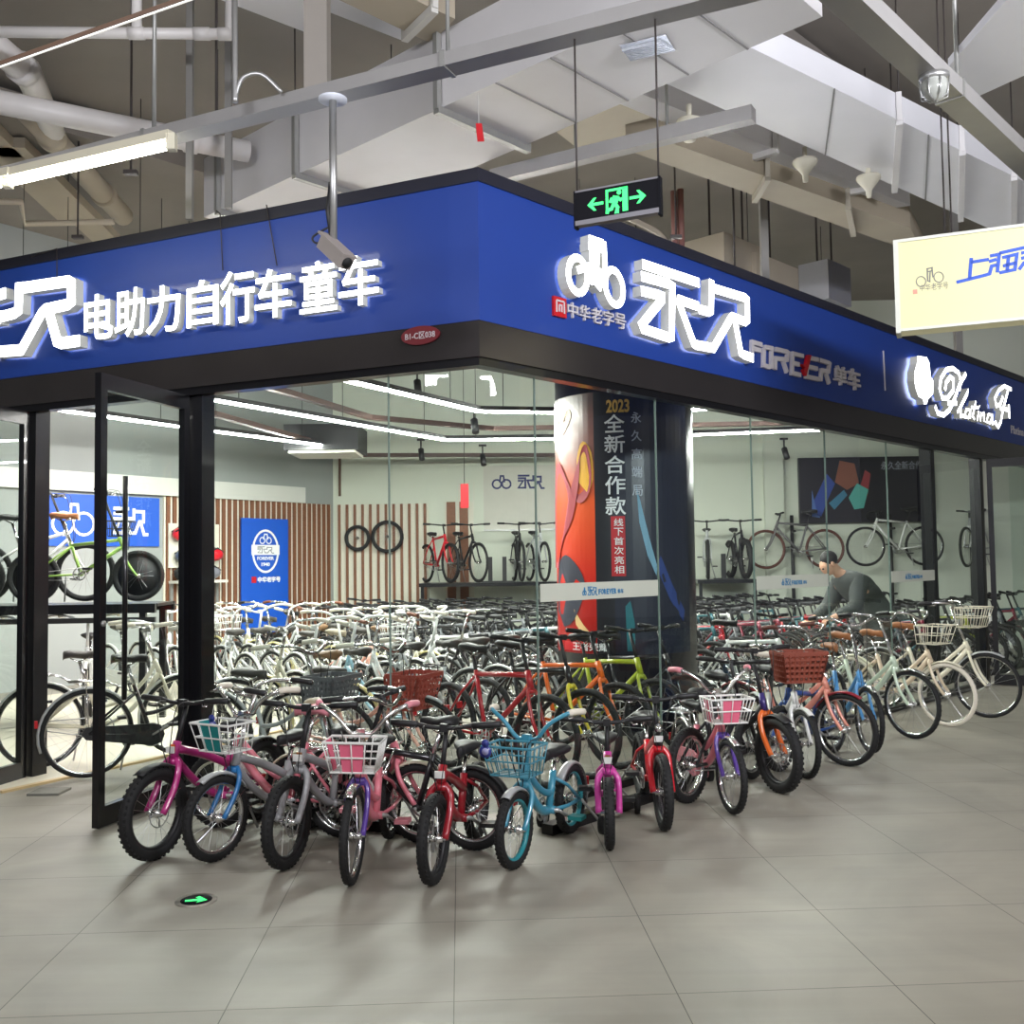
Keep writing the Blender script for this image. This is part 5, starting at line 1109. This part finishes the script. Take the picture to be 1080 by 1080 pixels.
# ================================================================ CEILING WORKS OUTSIDE
DUCT = mat('duct_sheet', sR(196, 194, 194), .5, noise=.07, nscale=3); DUCTW = mat('duct_white', sR(222, 222, 226), .5, noise=.04, nscale=3); DUCTB = mat('duct_beige', sR(160, 150, 132), .6, noise=.08, nscale=3)
TRUNK = mat('trunking_grey', sR(150, 148, 146), .45, .2, noise=.10, nscale=6); RODM = plain(58, 52, 50); FLANGE = mat('flange_steel', sR(150, 150, 146), .45, .5, noise=.15, nscale=10)
def duct(name, pix, z, h, m, label, cat='air duct', seams=(), flanges=(), fl_m=None, group=None, square=False):
    """box duct: underside drawn through four picture points at height z (order: along edge A start, A end, edge B end, B start)"""
    P = [onz(x, y, z) for x, y in pix]; o0 = P[0]
    if square:   # cut the far edge square to the run
        q0, q1 = P[3], P[2]; e = q1 - q0; u = V((P[1].y - P[0].y, P[0].x - P[1].x, 0)).normalized()
        for i, j in ((0, 3), (1, 2)):
            den = u.x * e.y - u.y * e.x; w = q0 - P[i]; P[j] = P[i] + u * ((w.x * e.y - w.y * e.x) / den)
    root = empty(name, o0, 0, label, cat, group)
    mb = MB(); mb.prism([p - o0 for p in P], (0, 0, h), m); mb.build('duct_body', root)
    for t in seams:
        a = P[0].lerp(P[1], t) - o0; b = P[3].lerp(P[2], t) - o0; mb = MB(); mb.beam(a + V((0, 0, -.002)), b + V((0, 0, -.002)), .012, .006, plain(120, 118, 118)); mb.build('panel_seam', root)
    for t in flanges:
        a = P[0].lerp(P[1], t) - o0; b = P[3].lerp(P[2], t) - o0; d = (b - a).normalized(); mb = MB(); fm = fl_m or FLANGE
        mb.beam(a - d * .04 + V((0, 0, -.025)), b + d * .04 + V((0, 0, -.025)), .05, .05, fm)
        for q in (a - d * .03, b + d * .03): mb.beam(q + V((0, 0, -.02)), q + V((0, 0, h)), .04, .04, fm, d)
        mb.build('duct_flange', root)
        for q in (a - d * .03, b + d * .03): mb = MB(); mb.tube([q, V((q.x, q.y, 5.99 - o0.z))], .006, RODM, 5); mb.build('hanger_rod', root)
    return root
L1 = lambda x: 165 - .461 * (x - 354); L2 = lambda x: 172 - .432 * (x - 510)
duct('air_duct', [(215, L1(215)), (800, L1(800)), (980, L2(980)), (400, L2(400))], 4.6, .52, DUCT, 'broad grey sheet metal air duct passing above the fascia corner', seams=(.655, .74, .83, .91), flanges=(.05, .26, .56), square=True)
duct('air_duct', [(640, -24), (1090, 196), (1090, 262), (600, 42)], 4.85, .20, DUCTW, 'bright white flat air duct above the exit sign, running right', seams=(.42, .66), flanges=(.58, .76, .93), fl_m=plain(214, 212, 212))
duct('air_duct', [(655, 90), (960, 217), (925, 222), (640, 104)], 4.9, .16, DUCTW, 'narrow white air duct under the broad white one', flanges=(.45, .80), fl_m=plain(210, 208, 206))
duct('air_duct', [(700, 148), (960, 240), (975, 270), (660, 158)], 4.75, .20, DUCTB, 'beige air duct nearest the right fascia', flanges=(.36, .70), fl_m=plain(170, 164, 150))
duct('air_duct', [(560, 118), (700, 78), (800, 128), (620, 165)], 5.3, .3, DUCTB, 'short beige air duct behind the exit sign rods')
duct('ceiling_panel', [(1000, 71), (1031, 102), (1300, -20), (1200, -160)], 4.3, .05, DUCTW, 'white ceiling panel cut by the top right corner', 'ceiling panel')
duct('ceiling_panel', [(228, -2), (322, 34), (322, -60), (228, -80)], 5.4, .06, DUCTW, 'white ceiling panel at the top edge left of the beam', 'ceiling panel')
duct('ceiling_panel', [(345, 12), (430, 45), (440, 0), (352, -50)], 5.5, .06, DUCTW, 'pale ceiling panel right of the hanging beam', 'ceiling panel')
duct('air_duct', [(375, -30), (480, 20), (455, 46), (345, -6)], 5.1, .25, DUCTB, 'grey beige box duct crossing at top centre left', flanges=(.75,), fl_m=plain(190, 188, 182))
def trunk(name, a, b, za, w, h, m, label, cat='cable trunking', joints=(), rods=(), zb=None):
    A = onz(*a, za); B = onz(*b, zb or za); root = empty(name, A, 0, label, cat)
    mb = MB(); mb.beam(V((0, 0, h / 2)), B - A + V((0, 0, h / 2)), w, h, m); mb.build('trunking_body', root)
    for t in joints: q = (B - A) * t; d = (B - A).normalized(); mb = MB(); mb.beam(q - d * .012 + V((0, 0, h / 2)), q + d * .012 + V((0, 0, h / 2)), w + .012, h + .012, FLANGE); mb.build('joint_collar', root)
    for t in rods: q = (B - A) * t; mb = MB(); mb.tube([q + V((0, 0, h)), V((q.x, q.y, 6 - A.z))], .012, FLANGE, 6); mb.build('hanger_rod', root)
    return root, A, B
t1, T1A, T1B = trunk('cable_trunking', (-120, 223), (820, -12), 4.0, .12, .07, TRUNK, 'long pale cable trunking in front of the left fascia', joints=(.40, .73), rods=(.405, .73, .9))
t2, T2A, T2B = trunk('cable_trunking', (842, -40), (1130, 222), 4.0, .14, .09, TRUNK, 'cable trunking crossing the top right corner', joints=(.42, .8), rods=(.45, .8))
trunk('cable_trunking', (520, 194), (795, 128), 4.5, .10, .10, TRUNK, 'short grey trunking behind the exit sign', rods=(.35, .7))
# tube lamp below the trunking, top left
TUBE = mat('tube_glow', (1, 1, .9), .5, emit=22, ec=(1, .97, .78)); FIX = plain(206, 200, 178)
a = onz(8, 193, 3.90); b = onz(181, 153, 3.90); d = (b - a).normalized(); root = empty('tube_lamp', a, 0, 'glowing fluorescent tube lamp under the trunking at top left', 'lamp')
mb = MB(); mb.beam(V((0, 0, .055)), b - a + V((0, 0, .055)), .06, .05, FIX)
for q in (V((0, 0, .015)), b - a + V((0, 0, .015))): mb.box(q, (.05, .05, .09), FIX)
mb.build('lamp_housing', root); mb = MB(); mb.cyl(d * .03, b - a - d * .03, .022, TUBE, 12); mb.build('tube', root)
a2 = onz(-130, 224, 3.90); root = empty('tube_lamp', a2, 0, 'next fluorescent tube lamp, cut off by left edge', 'lamp'); b2 = onz(12, 191, 3.90)
mb = MB(); mb.beam(V((0, 0, .055)), b2 - a2 + V((0, 0, .055)), .06, .05, FIX); mb.build('lamp_housing', root); mb = MB(); mb.cyl(V((0, 0, 0)), b2 - a2 - d * .04, .022, TUBE, 12); mb.build('tube', root)
# thin line across the top left corner
P = onz(-30, 78, 3.6); Q = onz(205, -5, 3.6); mb = MB(); mb.beam(P, Q, .012, .016, plain(92, 70, 56)); o = mb.build('light_track', None, P); tag(o, 'thin slanting light track across the top left corner', 'track')
mb = MB(); mb.beam(V((0, 0, -.013)), Q - P + V((0, 0, -.012)), .007, .004, mat('track_glow', (1, 1, .95), .5, emit=.6, ec=(1, .98, .92))); mb.build('track_diffuser', o)
# pipes at the top left
PVC = mat('pvc_pipe', sR(206, 202, 198), .4, noise=.06)
def pipe(pts, r, m, label, name='pipe', collars=()):
    P = [V(p) for p in pts]; mb = MB(); mb.tube(P, r, m, 14); o = mb.build(name, None, P[0]); tag(o, label, 'pipe')
    for i, t in collars: q = P[i].lerp(P[i + 1], t) - P[0]; d = (P[i + 1] - P[i]).normalized(); mb = MB(); mb.tube([q - d * .05, q + d * .05], r * 1.16, m, 14); mb.build('pipe_collar', o)
    return o
z = 5.0
pipe([onz(-60, 33, z), onz(243, 36, z), onz(243, 36, z) + V((0, 0, .03)), onz(246, 36, z) + V((0, 0, 1.0))], .035, PVC, 'thin white plastic pipe along the top left, elbow at right', collars=((0, .67), (0, .9), (0, .985)))
pipe([onz(144, 35, z), onz(144, 35, z) + V((0, 0, 1.0))], .032, PVC, 'short white riser pipe above the thin white pipe')
pipe([onz(-80, 92, 4.9), onz(262, 160, 4.9)], .085, PVC, 'thick grey pipe slanting behind the tube lamp', collars=((0, .8),))
pipe([onz(-40, 20, 5.2), onz(30, 78, 5.2), onz(60, 148, 5.6)], .10, PVC, 'thick curved pipe at left edge above the slanting one', collars=((0, .9),))
pipe([onz(30, 118, 5.5), onz(130, 228, 5.5)], .11, DUCTB, 'beige round duct running down behind the left fascia', collars=((0, .2), (0, .75)))
pipe([onz(-30, 212, 5.0), onz(22, 213, 5.0), onz(26, 236, 5.0), onz(120, 234, 5.0)], .03, DUCTB, 'thin beige pipe with a double bend above the left fascia')
for q, (x, y) in enumerate(((5, 170), (38, 190))):
    P = onz(x - 30, y - 40, 5.6); Q = onz(x + 75, y + 62, 5.6); mb = MB(); mb.beam(P, Q, .32, .1, DUCTB); tag(mb.build('air_duct', None, P), 'beige flat duct strip above the left end of fascia, %s' % ('left one', 'right one')[q], 'air duct')
for x, y0, y1, d, w, lab in ((200, -20, 232, 6.9, .045, 'left of the bracket camera'), (335, -20, 104, 5.6, .13, 'wide, above the bracket camera'), (241, 140, 220, 7.6, .05, 'at the left end of the broad duct'), (807, 215, 300, 9.5, .07, 'right of the exit sign'), (1012, 340, 400, 12, .08, 'behind the lightbox')):
    P = ony(x, y1, d); Q = ony(x, y0, d); Q.x = P.x; Q.z = min(6, Q.z); mb = MB(); mb.beam(V((P.x, P.y, P.z)), V((P.x, P.y, 6.0)), w, w, plain(136, 130, 122) if w > .1 else plain(128, 126, 122), V((0, 1, 0))); tag(mb.build('hanger_post', None, P), 'vertical ceiling hanger post, ' + lab, 'post')
for x, y0, d, lab in ((138, 182, 7.5, 'over the tube lamp end'), (82, 250, 9.5, 'far left above fascia'), (228, 130, 6.6, 'beside the short bracket'), (713, 250, 9.0, 'below the beige duct'), (775, 290, 9.5, 'over the second large logotype character')):
    P = ony(x, y0, d); mb = MB(); mb.tube([P, V((P.x, P.y, 6.0))], .009, RODM, 6); mb.box(P, (.10, .05, .03), RODM); tag(mb.build('hanger_rod_wire', None, P), 'thin dark hanger wire ' + lab, 'hanger')
# conduit drop and bracket camera
P = onz(248, 108, 4.0); Q = ony(244, -10, P.y); mb = MB(); mb.tube([P, P + V((0, 0, .02)), V((P.x - .01, P.y, 6))], .016, STEEL, 8); mb.tube(smooth([P + V((0, 0, .03)), P + V((.04, 0, .13)), P + V((.14, 0, .15)), P + V((.24, .02, .06))], 4), .012, STEEL, 7); tag(mb.build('conduit', None, P), 'steel conduit drop with curved branch above the trunking', 'conduit')
root_p = onz(351, 104, 4.0); root = empty('bracket_camera', root_p, 0, 'surveillance camera on a steel pole in front of the left sign', 'camera')
CAMG = plain(150, 142, 138)
mb = MB(); mb.cyl((0, 0, -.012), (0, 0, 0), .075, plain(216, 220, 230), 24); mb.build('ceiling_flange', root)
zt = ony(346, 262, root_p.y).z - root_p.z
mb = MB(); mb.cyl((0, 0, 0), (0, 0, zt + .03), .02, STEEL, 12); mb.tube([(-.012, .0, zt + .35), (-.03, 0, zt + .2), (-.01, 0, zt + .05)], .012, SATIN, 6); mb.build('pole', root)
mb = MB(); A_ = V((-.045, 0, zt + .035)); B_ = ony(366, 277, root_p.y - .12) - root_p; dr = (B_ - A_).normalized(); mb.beam(A_, B_, .075, .075, CAMG); mb.build('camera_body', root); mb = MB(); mb.beam(A_ + V((0, 0, .045)), B_ + dr * .03 + V((0, 0, .045)), .09, .012, CAMG); mb.build('sun_shield', root); mb = MB(); mb.cyl(B_, B_ + dr * .008, .028, BLACK, 14); mb.build('camera_lens', root)
mb = MB(); mb.tube(smooth([A_, A_ + V((-.05, 0, -.005)), A_ + V((-.06, 0, .03)), V((-.01, 0, zt + .12))], 4), .006, SATIN, 5); mb.build('camera_cable', root)
# exit sign hanging from the trunking
tdir = (T1B - T1A).normalized(); n_ = V((tdir.y, -tdir.x, 0)); n_ = n_ if n_.y < 0 else -n_
def on_trunk(x): # point of the trunking under picture column x
    lo, hi = 0.0, 1.0
    for _ in range(40):
        mid = (lo + hi) / 2
        if toPx(T1A.lerp(T1B, mid))[0] < x: lo = mid
        else: hi = mid
    return T1A.lerp(T1B, lo)
pa = on_trunk(606); pb = on_trunk(691); F = Face(V((pa.x, pa.y, 0)), tdir, n_); w_ = (pb - pa).length
zb = F.px(607, 240)[1]; zt = F.px(607, 205)[1]
root = empty('exit_sign', V((pa.x, pa.y, zb)), 0, 'hanging green running man exit sign with two arrows', 'sign'); o = V((pa.x, pa.y, zb)); ML = MX.Translation(-o)
EXG = mat('exit_green', sR(60, 240, 110), .5, emit=.7, ec=sR(60, 255, 140)); EXB = mat('exit_black', sR(8, 8, 16), .6, spec=.15, noise=.1)
mb = MB(); F.box(mb, 0, zb + .02, w_, zt, -.015, .015, EXB); mb.xf(ML); mb.build('sign_body', root)
mb = MB(); RIM = plain(120, 118, 124); F.box(mb, -.004, zb, w_ + .004, zb + .022, -.02, .022, RIM); F.box(mb, -.004, zt, w_ + .004, zt + .008, -.018, .018, RIM); F.box(mb, -.012, zb - .01, 0, zt + .01, -.018, .018, EXB); F.box(mb, w_, zb - .01, w_ + .012, zt + .01, -.018, .018, EXB); mb.xf(ML); mb.build('sign_rim', root)
hh = zt - zb - .02; Sx = lambda u: w_ * u; Sy = lambda v: zb + .02 + hh * v
def sp(pts): return [(Sx(a), Sy(b)) for a, b in pts]
mb = MB(); d0, d1 = .0152, .0165
for poly in ([(.37, .15), (.40, .15), (.40, .84), (.37, .84)], [(.37, .84), (.63, .84), (.63, .92), (.37, .92)], [(.575, .1), (.64, .1), (.64, .92), (.575, .92)], [(.14, .5), (.22, .72), (.255, .72), (.21, .55), (.34, .55), (.34, .45), (.21, .45), (.255, .28), (.22, .28)], [(.86, .5), (.78, .72), (.745, .72), (.79, .55), (.66, .55), (.66, .45), (.79, .45), (.745, .28), (.78, .28)]): F.poly(mb, sp(poly), d0, d1, EXG)
F.poly(mb, [(Sx(.535) + .011 * math.cos(t), Sy(.76) + .011 * math.sin(t)) for t in [2 * math.pi * k / 14 for k in range(14)]], d0, d1, EXG)
for st, wd in (([(.50, .66), (.475, .42)], .03), ([(.50, .62), (.44, .58), (.42, .46)], .013), ([(.515, .60), (.55, .50), (.575, .54)], .013), ([(.475, .42), (.515, .26), (.50, .12), (.53, .12)], .016), ([(.47, .42), (.44, .24), (.39, .22), (.385, .10)], .016)): F.stroke(mb, sp(st), wd, d0, d1, EXG)
mb.xf(ML); mb.build('exit_pictogram', root)
mb = MB()
for x in (.0, w_): mb = MB(); mb.tube([F.at(x, zt), F.at(x, 4.0)], .005, RODM, 6); mb.xf(ML); mb.build('hanging_rod', root)
# lightbox at the right
LBF = mat('lightbox_glow', sR(206, 200, 150), .5, emit=.13, ec=(1, .95, .66), noise=.02); LBD = plain(206, 208, 196)
LA = ony(942, 257, 6.6); LB = LA + V((math.sin(R(113)), math.cos(R(113)), 0)) * 2.3; ux = (LB - LA).normalized(); n_ = V((ux.y, -ux.x, 0)); n_ = n_ if n_.y < 0 else -n_
F = Face(V((LA.x, LA.y, 0)), ux, n_); zt = LA.z; zb = F.px(948, 350)[1]
root = empty('lightbox_sign', V((LA.x, LA.y, zb)), 0, 'cream glowing lightbox sign with blue logotype hanging at the right edge', 'sign'); o = V((LA.x, LA.y, zb)); ML = MX.Translation(-o)
mb = MB(); F.box(mb, .02, zb, 2.3, zt, -.16, 0, LBF); mb.xf(ML); mb.build('light_panel', root)
mb = MB(); F.box(mb, 0, zb - .01, .03, zt + .02, -.17, .012, LBD); F.box(mb, .03, zt, 2.3, zt + .02, -.17, .012, LBD); F.box(mb, .03, zb - .0, 2.3, zb + .018, .0, .012, LBD); mb.xf(ML); mb.build('sign_rim', root)
LBLUE2 = mat('lightbox_blue', sR(40, 84, 190), .5, noise=.04); LGREY = plain(120, 120, 116)
z6 = lambda pts: [F.px(x / 6.75 + 920, y / 6.75 + 220) for x, y in pts]
mb = MB()
for st in ([(600, 525), (790, 478), (835, 465), (850, 410), (890, 400)], [(693, 500), (705, 352)], [(700, 383), (830, 362)], [(838, 338), (890, 328)], [(830, 378), (885, 362)], [(905, 315), (890, 455)], [(905, 318), (1090, 276)], [(925, 350), (1030, 325), (1015, 435), (905, 458)], [(930, 410), (1025, 385)], [(970, 340), (960, 445)], [(1060, 318), (1150, 298)], [(1060, 355), (1150, 335), (1140, 440)], [(1045, 435), (1085, 380)], [(1180, 300), (1300, 275), (1290, 400)]): F.stroke(mb, z6(st), .021, .001, .004, LBLUE2)
mb.xf(ML); mb.build('logotype', root)
mb = MB()
for cx, cy, r_ in ((347, 520, 34), (473, 488, 34)): F.stroke(mb, z6([(cx + r_ * math.cos(t), cy + r_ * 1.06 * math.sin(t)) for t in [2 * math.pi * k / 18 for k in range(19)]]), .006, .001, .003, LGREY)
for st in ([(385, 430), (432, 420)], [(388, 452), (432, 442)], [(392, 432), (395, 515), (410, 520), (412, 450)], [(425, 425), (432, 490)]): F.stroke(mb, z6(st), .008, .001, .003, LGREY)
a = z6([(340, 590), (540, 530)]); text(mb, '中华老字号', F.fit(a[0][0], a[0][1], a[1][0], a[0][1] + .045), (.001, .003), LGREY, None, .0); a = z6([(290, 610), (320, 575)]); F.box(mb, a[0][0], a[0][1], a[1][0], a[1][1], .001, .003, plain(210, 150, 130))
mb.xf(ML); mb.build('bicycle_mark', root)
mb = MB()
for x in (.32, .36, 2.0): mb = MB(); mb.tube([F.at(x, zt, -.08), F.at(x, 5.99, -.08)], .006, RODM, 5); mb.xf(ML); mb.build('hanging_rod', root)
# bulkhead lamp, loudspeakers, grille, tags
p = onz(985, 80, 4.0); mb = MB(); mb.cyl(p + V((0, 0, -.03)), p, .075, STEEL, 20); o = mb.build('bulkhead_lamp', None, p); tag(o, 'unlit round bulkhead lamp under the right trunking', 'lamp'); mb = MB(); mb.sphere((0, 0, -.06), .07, mat('bulb_glass', sR(150, 152, 146), .12, coat=.6), 16, 10, (1, 1, 1.1)); mb.build('lamp_glass', o)
mb = MB()
for k_ in range(4): a = k_ * .785; mb.tube([(.076 * math.cos(a), .076 * math.sin(a), -.03), (.066 * math.cos(a), .066 * math.sin(a), -.11), (0, 0, -.14), (-.066 * math.cos(a), -.066 * math.sin(a), -.11), (-.076 * math.cos(a), -.076 * math.sin(a), -.03)], .004, STEEL, 5)
mb.build('lamp_guard', o)
SPK = mat('speaker_cream', sR(214, 210, 192), .5, noise=.04)
for x, y, z_, r_, lab in ((727, 130, 4.72, .085, 'left of three below the white ducts'), (849, 173, 4.8, .10, 'middle of three below the white ducts'), (916, 190, 4.75, .10, 'right of three below the white ducts')):
    p = onz(x, y, z_); mb = MB(); 
    prof = [(r_ * 1.1, .02), (r_ * 1.1, 0), (r_ * .9, -.02), (r_ * .55, -.12), (r_ * .5, -.13)] if x == 727 else [(r_, .03), (r_, .01), (r_ * .7, -.03), (r_ * .25, -.09), (r_ * .2, -.15)]
    mb.loft([[p + V((math.cos(t) * a, math.sin(t) * a, b)) for t in [2 * math.pi * k / 20 for k in range(20)]] for a, b in prof], SPK); mb.cyl(p, p + V((0, 0, .14)), .02, SPK, 8); tag(mb.build('ceiling_speaker', None, p), 'cream ceiling loudspeaker, ' + lab, 'loudspeaker', 'ceiling loudspeakers')
p = onz(683, 52, 4.585); d = tdir; mb = MB(); LEDS = mat('led_grille', sR(210, 214, 220), .25, .6, noise=.3, nscale=40)
for k_ in range(7): mb.beam(p - d * .12 + UR * (k_ - 3) * .02, p + d * .12 + UR * (k_ - 3) * .02, .012, .02, LEDS)
mb.box(p + V((0, 0, .008)), (.28, .2, .006), LEDS, MX.Rotation(math.atan2(d.y, d.x), 3, 'Z')); tag(mb.build('ceiling_grille', None, p), 'small shiny metal grille under the broad grey duct', 'grille')
p = onz(505, 138, 4.35); mb = MB(); mb.prism([p + V(q) for q in ((-.02, 0, .05), (.02, 0, .05), (.035, 0, -.07), (-.01, 0, -.07))], (0, .004, 0), REDS); mb.tube([p + V((0, .002, .05)), V((p.x, p.y, 4.6))], .002, WHITEP, 4); tag(mb.build('red_tag', None, p), 'small red tag dangling below the broad grey duct', 'tag')
for pts, lab in (([(33, 271), (60, 262), (60, 300)], 'left'), ([(228, 222), (232, 225), (235, 285)], 'middle'), ([(281, 216), (285, 240), (292, 280)], 'right')):
    mb = MB(); P = [FL.at(*FL.px(x, y, .02), .02) for x, y in pts]; mb.tube(P, .004, RODM, 5); tag(mb.build('loose_cable', None, P[0]), 'dark loose cable hanging over left fascia, %s one' % lab, 'cable', 'loose cables on the fascia')
# boxes standing on top behind the right fascia
for x, y, d, w, h, dp, c, lab in ((768, 285, 10.2, .75, .34, .5, DUCTB, 'beige box unit above the right fascia, left one'), (805, 300, 10.6, .9, .28, .5, DUCTB, 'long beige unit above the right fascia beside the box'), (876, 318, 12.5, .62, .5, .4, plain(146, 146, 150), 'grey cabinet above the right fascia near the lightbox')):
    p = ony(x, y, d); mb = MB(); mb.box(p + V((0, dp / 2, h / 2)), (w, dp, h), c, MX.Rotation(R(46), 3, 'Z'))
    for q in (-.32, .32): mb.beam(p + UR * q * w + V((0, dp / 2, h)), V((p.x + UR.x * q * w, p.y + dp / 2 + UR.y * q * w, 5.99)), .02, .02, RODM, V((0, 1, 0)))
    tag(mb.build('service_box', None, p), lab, 'box')
for x, y0, d, lab in ((712, 268, 9.3, 'left of the pair'), (719, 266, 9.3, 'right of the pair')):
    P = ony(x, y0, d); mb = MB(); mb.cyl(P, P + V((0, 0, .6)), .03, plain(126, 84, 76), 10); tag(mb.build('riser_pipe', None, P), 'short brown pipe stub above the right fascia, %s' % lab, 'pipe')
mb = MB(); P = [ony(x, y, d) for x, y, d in ((640, 220, 8.2), (690, 243, 8.8), (702, 255, 9.0))]; mb.tube(smooth(P, 4), .025, DUCTB, 8); tag(mb.build('bent_pipe', None, P[0]), 'bent pale pipe on top of the fascia under the exit sign', 'pipe')
# marker in the floor
p = onz(207, 950); root = empty('floor_exit_marker', (p.x, p.y, 0), 0, 'round steel floor marker with green exit arrow', 'floor marker')
mb = MB(); mb.cyl((0, 0, 0), (0, 0, .004), .095, mat('marker_rim', sR(196, 190, 180), .3, .7, noise=.08), 36); mb.build('marker_rim', root); mb = MB(); mb.cyl((0, 0, .004), (0, 0, .0055), .072, EXB, 32); mb.build('marker_disc', root)
F = Face((0, 0, .0055), V((.97, .24, 0)), V((0, 0, 1)), V((-.24, .97, 0))); mb = MB(); F.poly(mb, [(.05, -.02), (.012, .045), (-.004, .03), (.012, .005), (-.05, .005), (-.05, -.018), (.012, -.02), (.004, -.045)], 0, .0012, EXG); mb.build('marker_arrow', root)
# floor rail behind the first rank of bicycles and a few loose things
p0 = PR(.15, -.35); p1 = PR(1.6, -.28); mb = MB(); mb.beam(p0 + V((0, 0, .03)), p1 + V((0, 0, .03)), .08, .06, DARK); tag(mb.build('floor_rail', None, p0), 'black low floor rail under the bicycles at the corner', 'rail')
p0 = CO + UL * 1.3 + NL * .28; p1 = CO + UL * .1 + NL * .22; mb = MB(); mb.beam(p0 + V((0, 0, .03)), p1 + V((0, 0, .03)), .08, .06, DARK); tag(mb.build('floor_rail', None, p0), 'black low floor rail behind the dark red bicycle', 'rail')
